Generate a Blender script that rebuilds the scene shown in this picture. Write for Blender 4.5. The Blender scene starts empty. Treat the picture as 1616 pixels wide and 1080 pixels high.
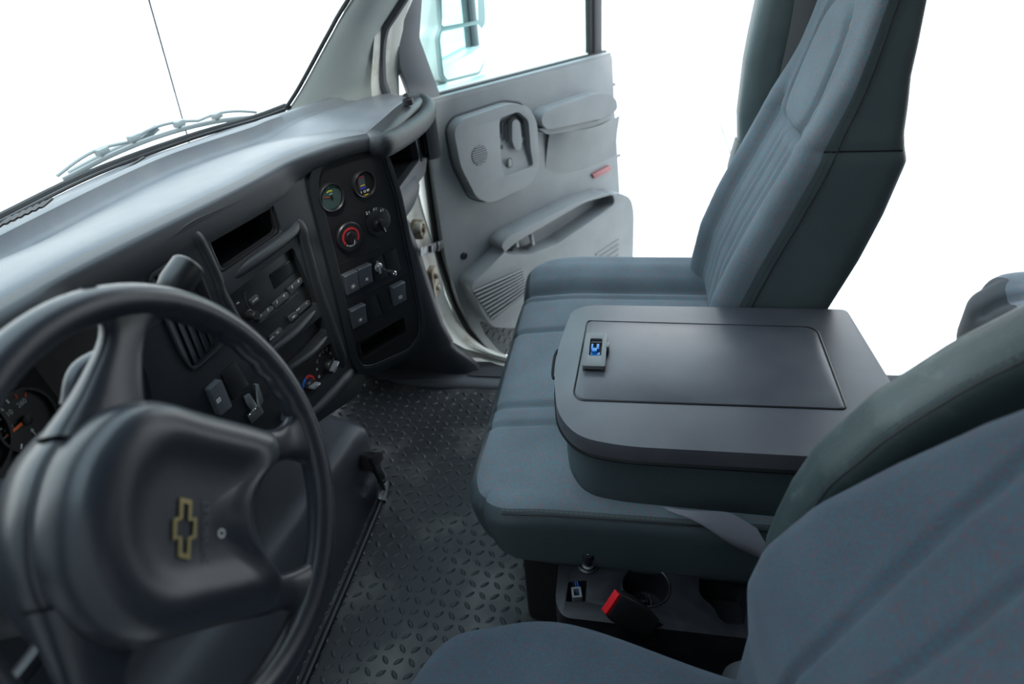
import bpy, bmesh, math, random
from math import sin, cos, pi, radians, sqrt
from mathutils import Vector, Matrix, geometry
V = Vector
random.seed(7)
SC = bpy.context.scene
COL = SC.collection

# ---------------------------------------------------------------- camera, world, exposure
FPX = 1040.0
CAM = V((0, 0, 1.35))
def _n(v):
    v = V(v); v.normalize(); return v
_X = _n((202, 710, FPX)); _h = V((1, 0.089, 0)); _Z = _n(_X.cross(_h))
if _Z.y < 0: _Z = -_Z
_Y = -_Z.cross(_X)
# rows: world axes in camera coordinates (right, up, forward)
def ray(px, py):
    c = V((px-808, 540-py, FPX)); return V((_X.dot(c), _Y.dot(c), _Z.dot(c)))
cr = V((_X.x, _Y.x, _Z.x)); cu = V((_X.y, _Y.y, _Z.y)); cf = V((_X.z, _Y.z, _Z.z))
cam = bpy.data.cameras.new('camera'); camo = bpy.data.objects.new('camera', cam); COL.objects.link(camo)
camo.matrix_world = Matrix(((cr.x, cu.x, -cf.x, CAM.x), (cr.y, cu.y, -cf.y, CAM.y), (cr.z, cu.z, -cf.z, CAM.z), (0, 0, 0, 1)))
cam.sensor_width = 36; cam.lens = FPX*36/1616; cam.clip_start = 0.02; cam.clip_end = 200
cam.dof.use_dof = True; cam.dof.focus_distance = 1.22; cam.dof.aperture_fstop = 3.2
SC.camera = camo
SC.view_settings.view_transform = 'Standard'; SC.view_settings.look = 'None'
SC.view_settings.gamma = 1; SC.view_settings.use_curve_mapping = False
SC.view_settings.exposure = 0.52

world = bpy.data.worlds.new('sky'); SC.world = world; world.use_nodes = True
nt = world.node_tree; bg = nt.nodes['Background']
tc = nt.nodes.new('ShaderNodeTexCoord'); sp = nt.nodes.new('ShaderNodeSeparateXYZ'); rp = nt.nodes.new('ShaderNodeValToRGB')
nt.links.new(tc.outputs['Generated'], sp.inputs[0]); nt.links.new(sp.outputs['Z'], rp.inputs[0]); nt.links.new(rp.outputs[0], bg.inputs['Color'])
rp.color_ramp.elements[0].position = 0.0; rp.color_ramp.elements[0].color = (1.0, 1.0, 1.0, 1)
rp.color_ramp.elements[1].position = 0.7; rp.color_ramp.elements[1].color = (0.72, 0.88, 1.0, 1)
bg.inputs['Strength'].default_value = 2.4
sun = bpy.data.lights.new('sun', 'SUN'); suno = bpy.data.objects.new('sun', sun); COL.objects.link(suno)
sun.energy = 2.2; sun.angle = radians(3); sun.color = (1, 0.97, 0.92)
suno.rotation_euler = V((-0.6, -0.3, 1.0)).to_track_quat('Z', 'Y').to_euler()

# ---------------------------------------------------------------- materials
MATS = {}
def mat(name, col, rough=0.5, metal=0.0, spec=0.5, bump=0.0, bscale=400, mix=None, mscale=20, mlo=0.4, mhi=0.6, coat=0.0, sheen=0.0, emit=None, detail=2):
    if name in MATS: return MATS[name]
    m = bpy.data.materials.new(name); m.use_nodes = True; t = m.node_tree; b = t.nodes['Principled BSDF']
    b.inputs['Base Color'].default_value = (*col, 1); b.inputs['Roughness'].default_value = rough
    b.inputs['Metallic'].default_value = metal; b.inputs['Specular IOR Level'].default_value = spec
    b.inputs['Coat Weight'].default_value = coat; b.inputs['Sheen Weight'].default_value = sheen
    tcn = t.nodes.new('ShaderNodeTexCoord')
    if mix:
        nz = t.nodes.new('ShaderNodeTexNoise'); nz.inputs['Scale'].default_value = mscale; nz.inputs['Detail'].default_value = 5
        t.links.new(tcn.outputs['Object'], nz.inputs['Vector'])
        r = t.nodes.new('ShaderNodeValToRGB'); r.color_ramp.elements[0].position = mlo; r.color_ramp.elements[1].position = mhi
        r.color_ramp.elements[0].color = (*col, 1); r.color_ramp.elements[1].color = (*mix, 1)
        t.links.new(nz.outputs['Fac'], r.inputs[0]); t.links.new(r.outputs[0], b.inputs['Base Color'])
    if bump:
        nz = t.nodes.new('ShaderNodeTexNoise'); nz.inputs['Scale'].default_value = bscale; nz.inputs['Detail'].default_value = detail
        t.links.new(tcn.outputs['Object'], nz.inputs['Vector'])
        bp = t.nodes.new('ShaderNodeBump'); bp.inputs['Strength'].default_value = bump; bp.inputs['Distance'].default_value = 0.001
        t.links.new(nz.outputs['Fac'], bp.inputs['Height']); t.links.new(bp.outputs[0], b.inputs['Normal'])
    if emit:
        b.inputs['Emission Color'].default_value = (*emit[0], 1); b.inputs['Emission Strength'].default_value = emit[1]
    MATS[name] = m; return m

def fabric(name, base, c2, c3, sc=900):
    m = bpy.data.materials.new(name); m.use_nodes = True; t = m.node_tree; b = t.nodes['Principled BSDF']
    b.inputs['Roughness'].default_value = 0.95; b.inputs['Sheen Weight'].default_value = 0.12; b.inputs['Sheen Roughness'].default_value = 0.5
    b.inputs['Sheen Tint'].default_value = (0.75, 0.88, 1, 1); b.inputs['Specular IOR Level'].default_value = 0.2
    tcn = t.nodes.new('ShaderNodeTexCoord')
    mp = t.nodes.new('ShaderNodeMapping'); mp.inputs['Rotation'].default_value = (0.5, 0.4, 0.6)
    t.links.new(tcn.outputs['Object'], mp.inputs['Vector'])
    vo = t.nodes.new('ShaderNodeTexVoronoi'); vo.inputs['Scale'].default_value = sc*0.42; t.links.new(mp.outputs[0], vo.inputs['Vector'])
    sh = t.nodes.new('ShaderNodeSeparateColor'); t.links.new(vo.outputs['Color'], sh.inputs[0])
    r = t.nodes.new('ShaderNodeValToRGB'); e = r.color_ramp.elements
    e[0].position = 0.0; e[0].color = (*base, 1); e[1].position = 0.72; e[1].color = (*[k*1.15 for k in base], 1)
    x = e.new(0.76); x.color = (*c2, 1); x = e.new(0.87); x.color = (*c2, 1); x = e.new(0.90); x.color = (*c3, 1); x = e.new(0.96); x.color = (*c3, 1); x = e.new(0.975); x.color = (*base, 1)
    t.links.new(sh.outputs[0], r.inputs[0])
    big = t.nodes.new('ShaderNodeTexNoise'); big.inputs['Scale'].default_value = 6; big.inputs['Detail'].default_value = 4
    t.links.new(tcn.outputs['Object'], big.inputs['Vector'])
    mr = t.nodes.new('ShaderNodeMapRange'); mr.inputs[1].default_value = 0.3; mr.inputs[2].default_value = 0.7; mr.inputs[3].default_value = 0.85; mr.inputs[4].default_value = 1.15
    t.links.new(big.outputs['Fac'], mr.inputs[0])
    mx = t.nodes.new('ShaderNodeMix'); mx.data_type = 'RGBA'; mx.blend_type = 'MULTIPLY'; mx.inputs[0].default_value = 1
    t.links.new(r.outputs[0], mx.inputs[6]); t.links.new(mr.outputs[0], mx.inputs[7]); t.links.new(mx.outputs[2], b.inputs['Base Color'])
    w = t.nodes.new('ShaderNodeTexNoise'); w.inputs['Scale'].default_value = sc*0.6; w.inputs['Detail'].default_value = 1; t.links.new(tcn.outputs['Object'], w.inputs['Vector'])
    bp = t.nodes.new('ShaderNodeBump'); bp.inputs['Strength'].default_value = 0.6; bp.inputs['Distance'].default_value = 0.001
    t.links.new(w.outputs['Fac'], bp.inputs['Height']); t.links.new(bp.outputs[0], b.inputs['Normal'])
    return m

def glass(name, tint, refl=0.06):
    m = bpy.data.materials.new(name); m.use_nodes = True; t = m.node_tree
    for n in list(t.nodes): t.nodes.remove(n)
    o = t.nodes.new('ShaderNodeOutputMaterial'); tr = t.nodes.new('ShaderNodeBsdfTransparent'); gl = t.nodes.new('ShaderNodeBsdfGlossy'); mx = t.nodes.new('ShaderNodeMixShader')
    lw = t.nodes.new('ShaderNodeLayerWeight'); lw.inputs['Blend'].default_value = 0.12
    fr = t.nodes.new('ShaderNodeMath'); fr.operation = 'MULTIPLY'; fr.inputs[1].default_value = 0.35; t.links.new(lw.outputs['Facing'], fr.inputs[0])
    tr.inputs['Color'].default_value = (*tint, 1); gl.inputs['Roughness'].default_value = 0.02
    t.links.new(fr.outputs[0], mx.inputs[0]); t.links.new(tr.outputs[0], mx.inputs[1]); t.links.new(gl.outputs[0], mx.inputs[2]); t.links.new(mx.outputs[0], o.inputs[0])
    return m

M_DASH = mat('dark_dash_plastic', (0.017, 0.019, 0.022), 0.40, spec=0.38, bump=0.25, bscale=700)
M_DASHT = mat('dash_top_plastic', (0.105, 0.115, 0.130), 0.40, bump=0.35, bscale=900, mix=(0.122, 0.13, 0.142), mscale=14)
M_BLK = mat('black_plastic', (0.012, 0.012, 0.014), 0.38, bump=0.1, bscale=900)
M_VBLK = mat('deep_black', (0.004, 0.004, 0.005), 0.6)
M_PANEL = mat('switch_panel_plastic', (0.011, 0.011, 0.013), 0.45, spec=.35, bump=0.15, bscale=900)
M_WHEEL = mat('steering_wheel_urethane', (0.020, 0.023, 0.030), 0.32, bump=0.12, bscale=500)
M_GREY = mat('door_panel_grey', (0.235, 0.250, 0.258), 0.5, bump=0.3, bscale=800, mix=(0.265, 0.28, 0.288), mscale=9)
M_GREY2 = mat('grey_trim', (0.17, 0.18, 0.195), 0.5, bump=0.25, bscale=800)
M_GREYD = mat('dark_grey_trim', (0.052, 0.056, 0.064), 0.5, bump=0.25, bscale=700)
M_LINER = mat('dark_headliner', (0.05, 0.052, 0.055), 0.95)
M_SILL = mat('sill_plastic', (0.13, 0.135, 0.15), 0.45, bump=.2, bscale=800)
M_PILLAR = mat('pillar_trim', (0.34, 0.37, 0.36), 0.6, bump=0.35, bscale=500, detail=4)
M_RUBBER = mat('black_rubber', (0.012, 0.013, 0.015), 0.6)
M_VINYL = mat('blue_green_vinyl', (0.056, 0.076, 0.083), 0.40, spec=.45, bump=0.45, bscale=260, detail=6, mix=(0.062, 0.080, 0.088), mscale=12)
M_VINYLP = mat('lit_vinyl', (0.088, 0.116, 0.120), 0.45, spec=.4, bump=0.5, bscale=240, detail=6, mix=(0.10, 0.13, 0.132), mscale=10)  # lighter copy of the vinyl, light from the driver door put into it
M_VINYLR = mat('rear_vinyl', (0.045, 0.055, 0.062), 0.7, spec=.15, bump=0.4, bscale=260, detail=6)
M_VINYLG = mat('greener_vinyl', (0.038, 0.056, 0.058), 0.45, bump=0.45, bscale=260, detail=6, mix=(0.075, 0.10, 0.095), mscale=40, mlo=0.58, mhi=0.78)
M_LID = mat('console_lid_plastic', (0.068, 0.067, 0.080), 0.34, bump=0.12, bscale=1200, mix=(0.105, 0.107, 0.12), mscale=7, mlo=0.35, mhi=0.75)
M_BIN = mat('floor_console_plastic', (0.012, 0.012, 0.016), 0.42, spec=.35, bump=0.15, bscale=900, mix=(0.026, 0.026, 0.03), mscale=30, mlo=0.5, mhi=0.75)
M_ENG = mat('engine_cover_plastic', (0.060, 0.066, 0.080), 0.38, bump=0.3, bscale=800)
M_MAT = mat('rubber_mat', (0.048, 0.051, 0.057), 0.40, spec=0.5, bump=0.3, bscale=500, mix=(0.16, 0.158, 0.15), mscale=6, mlo=0.50, mhi=0.74)
M_WHITE = mat('white_paint', (0.75, 0.76, 0.74), 0.3, coat=0.3)
M_JAMB = mat('dirty_white_paint', (0.62, 0.62, 0.57), 0.4, mix=(0.30, 0.26, 0.18), mscale=14, mlo=0.52, mhi=0.75)
M_RUST = mat('rusty_white_metal', (0.45, 0.42, 0.34), 0.5, mix=(0.16, 0.11, 0.06), mscale=30)
M_STEEL = mat('brushed_steel', (0.55, 0.54, 0.52), 0.32, metal=1)
M_CHROME = mat('chrome', (0.8, 0.8, 0.8), 0.12, metal=1)
M_DSTEEL = mat('dark_steel', (0.20, 0.21, 0.22), 0.4, metal=0.8, mix=(0.1, 0.1, 0.1), mscale=40)
M_LATCH = mat('gunmetal_plastic', (0.11, 0.115, 0.12), 0.35, bump=0.05)
M_BLUE = mat('bright_blue_plastic', (0.01, 0.22, 0.65), 0.35)
M_REDBTN = mat('red_button', (0.62, 0.012, 0.02), 0.4)
M_RED = mat('red_ring', (0.45, 0.02, 0.025), 0.45)
M_BLUER = mat('blue_ring', (0.02, 0.12, 0.5), 0.45)
M_REFL = mat('dull_red_reflector', (0.32, 0.06, 0.07), 0.25, coat=0.5)
M_WTXT = mat('white_print', (0.85, 0.85, 0.83), 0.6)
M_GTXT = mat('grey_print', (0.5, 0.52, 0.52), 0.6)
M_DTXT = mat('dim_print', (0.085, 0.09, 0.10), 0.5)
M_BUTTON = mat('rocker_grey', (0.075, 0.082, 0.095), 0.38, bump=0.15, bscale=900)
M_KEYBTN = mat('radio_button_grey', (0.05, 0.052, 0.055), 0.3)
M_GOLD = mat('gold_trim', (0.30, 0.24, 0.11), 0.35, metal=0.4)
M_ORANGE = mat('orange_needle', (0.9, 0.16, 0.02), 0.5)
M_REDN = mat('red_needle', (0.75, 0.06, 0.02), 0.5)
M_YEL = mat('yellow_mark', (0.75, 0.55, 0.02), 0.5)
M_GAUGE = mat('gauge_face', (0.075, 0.095, 0.092), 0.25, coat=0.6)
M_LCD = mat('radio_display', (0.006, 0.008, 0.009), 0.3, spec=.3)
M_BELT = mat('seat_belt_webbing', (0.24, 0.235, 0.27), 0.6, bump=0.4, bscale=900)
M_BELTD = mat('dark_belt_webbing', (0.14, 0.14, 0.14), 0.6, bump=0.4, bscale=900)
M_SEAM = mat('seam_thread', (0.05, 0.07, 0.078), 0.8)
M_CONC = mat('pale_concrete', (0.72, 0.71, 0.69), 0.9, bump=0.3, bscale=60, mix=(0.66, 0.655, 0.64), mscale=1.2)
M_PATCH = mat('grey_patch', (0.33, 0.36, 0.42), 0.9)
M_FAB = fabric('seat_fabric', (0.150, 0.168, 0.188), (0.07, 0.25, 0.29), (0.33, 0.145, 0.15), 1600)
M_FABD = fabric('shaded_seat_fabric', (0.052, 0.065, 0.084), (0.036, 0.095, 0.12), (0.11, 0.056, 0.066), 1500)  # darker copy of the seat fabric, shade on the driver seat put in
M_WS = glass('windshield_glass', (0.93, 0.99, 0.985))
M_DG = glass('door_glass', (0.84, 0.965, 0.965))
M_MIRROR = mat('mirror_surface', (0.85, 0.9, 0.9), 0.03, metal=1)
M_MIRB = mat('mirror_back_plastic', (0.30, 0.32, 0.32), 0.4)
M_WIPER = mat('wiper_rubber', (0.26, 0.29, 0.30), 0.5)  # rubber paled, the glare through the glass put into its colour
M_BEIGE = mat('mirror_housing', (0.62, 0.62, 0.58), 0.5)

# ---------------------------------------------------------------- object helpers
ORG = {}
def thing(name, label, cat, loc=(0, 0, 0), group=None, kind=None):
    o = bpy.data.objects.new(name, None); COL.objects.link(o); o.location = loc; ORG[o.name] = V(loc)
    o.empty_display_size = 0.05
    o['label'] = label
    if cat: o['category'] = cat
    if group: o['group'] = group
    if kind: o['kind'] = kind
    return o
def tag(o, label=None, cat=None, group=None, kind=None):
    if label: o['label'] = label
    if cat: o['category'] = cat
    if group: o['group'] = group
    if kind: o['kind'] = kind
    return o

class MB:
    def __init__(s): s.v = []; s.f = []
    def add(s, vs, fs):
        b = len(s.v); s.v += [V(p) for p in vs]; s.f += [tuple(i+b for i in f) for f in fs]; return s
    def build(s, name, m, parent=None, bevel=0, seg=2, smooth=True, ang=35, kind=None, label=None, subd=0, org=None):
        base = ORG[parent.name] if parent else V((0, 0, 0))
        o0 = base
        loc = V((0, 0, 0))
        if parent is None and s.v:
            mn = V([min(p[i] for p in s.v) for i in range(3)]); mx = V([max(p[i] for p in s.v) for i in range(3)])
            o0 = V(((mn.x+mx.x)/2, (mn.y+mx.y)/2, mn.z)); loc = o0
        me = bpy.data.meshes.new(name); me.from_pydata([tuple(p-o0) for p in s.v], [], s.f)
        bm = bmesh.new(); bm.from_mesh(me)
        bmesh.ops.remove_doubles(bm, verts=bm.verts, dist=1e-6)
        bmesh.ops.recalc_face_normals(bm, faces=bm.faces)
        if bevel:
            ed = [e for e in bm.edges if len(e.link_faces) == 2 and e.calc_face_angle(0) > radians(25)]
            bmesh.ops.bevel(bm, geom=ed, offset=bevel, segments=seg, profile=0.5, affect='EDGES', clamp_overlap=True)
        bm.to_mesh(me); bm.free()
        for p in me.polygons: p.use_smooth = smooth
        if smooth: me.set_sharp_from_angle(angle=radians(ang))
        me.materials.append(m)
        o = bpy.data.objects.new(name, me); COL.objects.link(o); ORG[o.name] = o0
        if parent: o.parent = parent
        else: o.location = loc
        if subd:
            md = o.modifiers.new('sub', 'SUBSURF'); md.levels = subd; md.render_levels = subd
        if kind: o['kind'] = kind
        if label: o['label'] = label
        return o

class Fr:
    def __init__(s, o, u, v):
        s.o = V(o); s.u = _n(u); v = V(v); v = v - s.u*v.dot(s.u); s.v = v.normalized(); s.n = s.u.cross(s.v)
    def p(s, a, b, c=0): return s.o + s.u*a + s.v*b + s.n*c
    def px(s, x, y, c=0):
        r = ray(x, y); q = s.o + s.n*c; t = (q-CAM).dot(s.n)/r.dot(s.n); P = CAM + r*t - s.o
        return (P.dot(s.u), P.dot(s.v))
    def pts(s, L, c=0): return [s.px(x, y, c) for x, y in L]
    def sub(s, a, b, c=0, rot=0):
        u = s.u*cos(rot)+s.v*sin(rot); v = s.v*cos(rot)-s.u*sin(rot); return Fr(s.p(a, b, c), u, v)
WORLD = Fr((0, 0, 0), (1, 0, 0), (0, 1, 0))
def at(px, py, x=None, y=None, z=None):
    d = ray(px, py)
    t = (x-CAM.x)/d.x if x is not None else (y-CAM.y)/d.y if y is not None else (z-CAM.z)/d.z
    return CAM + d*t

def rpoly(P, r=0.01, n=5):
    """round the corners of a polygon"""
    out = []; N = len(P)
    for i in range(N):
        a, b, c = V(P[i-1]).to_2d() if len(P[i-1]) > 2 else V(P[i-1]), V(P[i]), V(P[(i+1) % N])
        rr = r[i] if isinstance(r, (list, tuple)) else r
        d1 = (a-b); d2 = (c-b); l1 = d1.length; l2 = d2.length
        if l1 < 1e-7 or l2 < 1e-7: continue
        k = min(rr, l1*0.48, l2*0.48); p1 = b+d1/l1*k; p2 = b+d2/l2*k
        for j in range(n+1):
            t = j/n; out.append(tuple(p1*(1-t)**2 + b*2*t*(1-t) + p2*t*t))
    return out
def circ(cx, cy, r, n=32, ry=None, a0=0, a1=2*pi, close=True):
    ry = ry or r
    m = n if close else n+1
    return [(cx+r*cos(a0+(a1-a0)*i/n), cy+ry*sin(a0+(a1-a0)*i/n)) for i in range(m)]
def arcband(cx, cy, r0, r1, a0, a1, n=20):
    return circ(cx, cy, r1, n, a0=a0, a1=a1, close=False)+circ(cx, cy, r0, n, a0=a1, a1=a0, close=False)
def rrect(cx, cy, w, h, r, n=5):
    return rpoly([(cx-w/2, cy-h/2), (cx+w/2, cy-h/2), (cx+w/2, cy+h/2), (cx-w/2, cy+h/2)], r, n)
def plate(mb, fr, outer, c0, c1, holes=()):
    loops = [list(outer)]+[list(h) for h in holes]
    flat = [p for L in loops for p in L]; N = len(flat)
    tris = geometry.tessellate_polygon([[V((p[0], p[1], 0)) for p in L] for L in loops])
    vs = [fr.p(a, b, c1) for a, b in flat]+[fr.p(a, b, c0) for a, b in flat]
    fs = [tuple(t) for t in tris]+[tuple(i+N for i in t)[::-1] for t in tris]
    b = 0
    for L in loops:
        n = len(L)
        for i in range(n):
            j = (i+1) % n; fs.append((b+i, b+j, b+j+N, b+i+N))
        b += n
    mb.add(vs, fs); return mb
def box(mb, fr, ca, cb, cc, a, b, c):
    P = [fr.p(ca+i*a/2, cb+j*b/2, cc+k*c/2) for k in (-1, 1) for j in (-1, 1) for i in (-1, 1)]
    mb.add(P, [(0, 2, 3, 1), (4, 5, 7, 6), (0, 1, 5, 4), (2, 6, 7, 3), (0, 4, 6, 2), (1, 3, 7, 5)]); return mb
def catmull(P, n=8, closed=False):
    P = [V(p) for p in P]; out = []; N = len(P)
    rng = range(N) if closed else range(N-1)
    for i in rng:
        p0 = P[(i-1) % N] if closed or i > 0 else P[0]*2-P[1]
        p1 = P[i]; p2 = P[(i+1) % N]
        p3 = P[(i+2) % N] if closed or i+2 < N else P[-1]*2-P[-2]
        for j in range(n):
            t = j/n
            out.append(0.5*((2*p1)+(p2-p0)*t+(2*p0-5*p1+4*p2-p3)*t*t+(3*p1-p0-3*p2+p3)*t**3))
    if not closed: out.append(P[-1].copy())
    return out
def tube(mb, path, r, n=12, closed=False, cap=True, flat=None, up=None):
    """r: number or function(t); flat: aspect of second axis"""
    path = [V(p) for p in path]; N = len(path); rings = []
    prev = None
    for i, p in enumerate(path):
        if closed: t = path[(i+1) % N]-path[i-1]
        else: t = path[min(i+1, N-1)]-path[max(i-1, 0)]
        t.normalize()
        if up is not None: a = V(up)-t*V(up).dot(t)
        elif prev is None:
            a = V((0, 0, 1))-t*t.z
            if a.length < 0.1: a = V((1, 0, 0))-t*t.x
        else: a = prev-t*prev.dot(t)
        a.normalize(); prev = a; b = t.cross(a)
        rr = r(i/(N-1)) if callable(r) else r; fl = flat or 1
        rings.append([p+a*rr*cos(2*pi*k/n)*1+b*rr*fl*sin(2*pi*k/n) for k in range(n)])
    vs = [q for R in rings for q in R]; fs = []
    for i in range(N if closed else N-1):
        j = (i+1) % N
        for k in range(n):
            k2 = (k+1) % n; fs.append((i*n+k, i*n+k2, j*n+k2, j*n+k))
    if not closed and cap: fs.append(tuple(range(n))[::-1]); fs.append(tuple((N-1)*n+k for k in range(n)))
    mb.add(vs, fs); return mb
def lathe(mb, fr, ca, cb, prof, n=28, close=True):
    """prof: list of (radius, c)"""
    vs = []; fs = []
    for r, c in prof:
        for k in range(n):
            a = 2*pi*k/n; vs.append(fr.p(ca+r*cos(a), cb+r*sin(a), c))
    for i in range(len(prof)-1):
        for k in range(n):
            k2 = (k+1) % n; fs.append((i*n+k, i*n+k2, (i+1)*n+k2, (i+1)*n+k))
    if close: fs.append(tuple(range(n))[::-1]); fs.append(tuple((len(prof)-1)*n+k for k in range(n)))
    mb.add(vs, fs); return mb
def grid(mb, P, closed_u=False, closed_v=False):
    """P: 2D list of points"""
    nu = len(P); nv = len(P[0]); fs = []
    for i in range(nu if closed_u else nu-1):
        for j in range(nv if closed_v else nv-1):
            i2 = (i+1) % nu; j2 = (j+1) % nv
            fs.append((i*nv+j, i2*nv+j, i2*nv+j2, i*nv+j2))
    mb.add([q for R in P for q in R], fs); return mb
def rbox(size, rad, n, deform=lambda p, q: p, keep=None):
    """rounded box shell centred on the origin; size full dims, rad per-axis-agnostic radius; deform(point, unit coords)->world.
       keep(q) filters faces by the unit coordinate of their centre. returns MB"""
    sx, sy, sz = [s/2 for s in size]; mb = MB(); idx = {}; vs = []; qs = []; fs = []
    def vid(i, j, k):
        key = (i, j, k)
        if key in idx: return idx[key]
        q = V((2*i/n[0]-1, 2*j/n[1]-1, 2*k/n[2]-1))
        # cluster samples near the edges
        p = V((q.x*sx, q.y*sy, q.z*sz))
        c = V((max(-sx+rad, min(sx-rad, p.x)), max(-sy+rad, min(sy-rad, p.y)), max(-sz+rad, min(sz-rad, p.z))))
        d = p-c
        if d.length > 1e-9:
            # cube-to-sphere style blending
            m = max(abs(d.x), abs(d.y), abs(d.z)); d = d.normalized()*m
        p2 = c+d
        idx[key] = len(vs); vs.append(deform(p2, q)); qs.append(q); return idx[key]
    def face(a, b, c, d):
        ids = [vid(*a), vid(*b), vid(*c), vid(*d)]
        if keep:
            q = (qs[ids[0]]+qs[ids[1]]+qs[ids[2]]+qs[ids[3]])/4
            if not keep(q): return
        fs.append(tuple(ids))
    nx, ny, nz = n
    for i in range(nx):
        for j in range(ny):
            face((i, j, 0), (i, j+1, 0), (i+1, j+1, 0), (i+1, j, 0)); face((i, j, nz), (i+1, j, nz), (i+1, j+1, nz), (i, j+1, nz))
    for i in range(nx):
        for k in range(nz):
            face((i, 0, k), (i+1, 0, k), (i+1, 0, k+1), (i, 0, k+1)); face((i, ny, k), (i, ny, k+1), (i+1, ny, k+1), (i+1, ny, k))
    for j in range(ny):
        for k in range(nz):
            face((0, j, k), (0, j, k+1), (0, j+1, k+1), (0, j+1, k)); face((nx, j, k), (nx, j+1, k), (nx, j+1, k+1), (nx, j, k+1))
    used = sorted({i for f in fs for i in f}); rem = {a: b for b, a in enumerate(used)}
    mb.add([vs[i] for i in used], [tuple(rem[i] for i in f) for f in fs]); return mb
def text(name, s, fr, a, b, c, size, m, parent, rot=0, ext=0.0003, align='CENTER'):
    cu_ = bpy.data.curves.new('t', 'FONT'); cu_.body = s; cu_.size = size; cu_.extrude = ext; cu_.align_x = align; cu_.align_y = 'CENTER'
    to = bpy.data.objects.new('t', cu_); COL.objects.link(to)
    f = fr.sub(a, b, c, rot)
    dg = bpy.context.evaluated_depsgraph_get(); me = bpy.data.meshes.new_from_object(to.evaluated_get(dg))
    bpy.data.objects.remove(to)
    mb = MB(); mb.add([f.p(v.co.x, v.co.y, v.co.z) for v in me.vertices], [tuple(p.vertices) for p in me.polygons])
    bpy.data.meshes.remove(me)
    return mb.build(name, m, parent, smooth=False)
def stitch(mb, path, step=0.006, L=0.0036, r=0.0006):
    path = catmull(path, 10); d = 0; acc = [0]
    for i in range(1, len(path)): acc.append(acc[-1]+(path[i]-path[i-1]).length)
    def P(s):
        for i in range(1, len(acc)):
            if acc[i] >= s:
                t = (s-acc[i-1])/max(1e-9, acc[i]-acc[i-1]); return path[i-1].lerp(path[i], t)
        return path[-1]
    s = 0
    while s+L < acc[-1]:
        tube(mb, [P(s), P(s+L)], r, 5); s += step
    return mb
def lerp(a, b, t): return a+(b-a)*t
def interp(tab, x):
    if x <= tab[0][0]: return tab[0][1]
    for (x0, y0), (x1, y1) in zip(tab, tab[1:]):
        if x <= x1:
            t = (x-x0)/(x1-x0); return y0+(y1-y0)*t
    return tab[-1][1]
def sstep(a, b, x):
    t = max(0, min(1, (x-a)/(b-a))); return t*t*(3-2*t)
def groove(x, c, w): 
    d = abs(x-c)/w
    return (1-d)**2*(1+2*d) if d < 1 else 0
# ---------------------------------------------------------------- the setting
def W(x, y, z=0): return V((x, y, z))
mb = MB(); g = Fr((0, 0, -1.0), (1, 0, 0), (0, 1, 0))
o = None
# ground slabs with recessed joints
grd = MB()
box(grd, g, 6, 0, -0.15, 120, 120, 0.2)
ground = tag(grd.build('ground', M_CONC, None, smooth=False), 'pale sunlit concrete yard outside the cab', None, kind='structure')
slabm = MB(); box(slabm, WORLD, 0, 0, 0, 3.97, 3.97, 0.05)
s0 = None
for i in range(8):
    for j in range(10):
        x = 3.0+4*i; y = 9-4*j
        if s0 is None:
            s0 = slabm.build('concrete_slab', M_CONC, None, smooth=False); s0.parent = ground; s0.location = V((x, y, -1.02))-ORG['ground']
        else:
            c = s0.copy(); COL.objects.link(c); c.parent = ground; c.location = V((x, y, -1.02))-ORG['ground']
mb = MB(); P = [at(a, b, z=-0.992) for a, b in [(1545, 25), (1582, 20), (1614, 27), (1576, 33)]]
fr = Fr(P[0], P[1]-P[0], P[3]-P[0])
plate(mb, WORLD, [(p.x, p.y) for p in P], -0.995, -0.985)
tag(mb.build('ground_patch', M_PATCH), 'grey square patch on the pale concrete at upper right', 'patch')

# cab floor pan
mb = MB(); box(mb, WORLD, 0.85, -0.3, -0.06, 1.72, 2.8, 0.10); box(mb, WORLD, 0.85, 1.12, 0.35, 1.7, 0.04, 0.9)
tag(mb.build('floor', M_RUBBER, smooth=False), kind='structure')
# roof and closed rear wall, driver side rear wall
mb = MB(); box(mb, WORLD, 0.88, -0.7, 1.74, 1.9, 1.95, 0.06)
tag(mb.build('ceiling', M_LINER, bevel=0.01), kind='structure')
mb = MB(); fr = Fr((0.88, -1.68, 0.8), (1, 0, 0), (0, 0, 1)); plate(mb, fr, rrect(0, 0, 1.9, 1.9, .05), -.03, .03, [rrect(0, .42, .5, .25, .05)])
tag(mb.build('wall_rear', M_LINER, bevel=0.004), kind='structure')
mb = MB(); fr = Fr((-0.09, -1.00, 0.8), (0, 1, 0), (0, 0, 1)); plate(mb, fr, rrect(0, 0, 1.36, 1.9, .05), -.03, .03, [rrect(-.1, .42, .6, .4, .08)])
tag(mb.build('wall_left', M_LINER, bevel=0.004), kind='structure')

# unseen wall added beside the driver side to keep light out of the cab
mb = MB(); box(mb, WORLD, -1.7, 0.5, 2.0, 0.2, 14, 6.0)
tag(mb.build('added_shade_wall', mat('shade_wall_grey', (0.24, 0.25, 0.26), 0.9), smooth=False), kind='structure')
# passenger side sill plate with ribs
sill = thing('sill_plate', 'dark grey ribbed sill plate along the passenger door opening', 'sill plate', (1.78, 0, 0))
sill['kind'] = 'structure'; del sill['category']; sill.name = 'trim_1'; ORG['trim_1'] = V((1.78, 0, 0))
mb = MB(); fr = Fr((1.78, 0, 0), (0, 1, 0), (-1, 0, 0.0))
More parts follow.
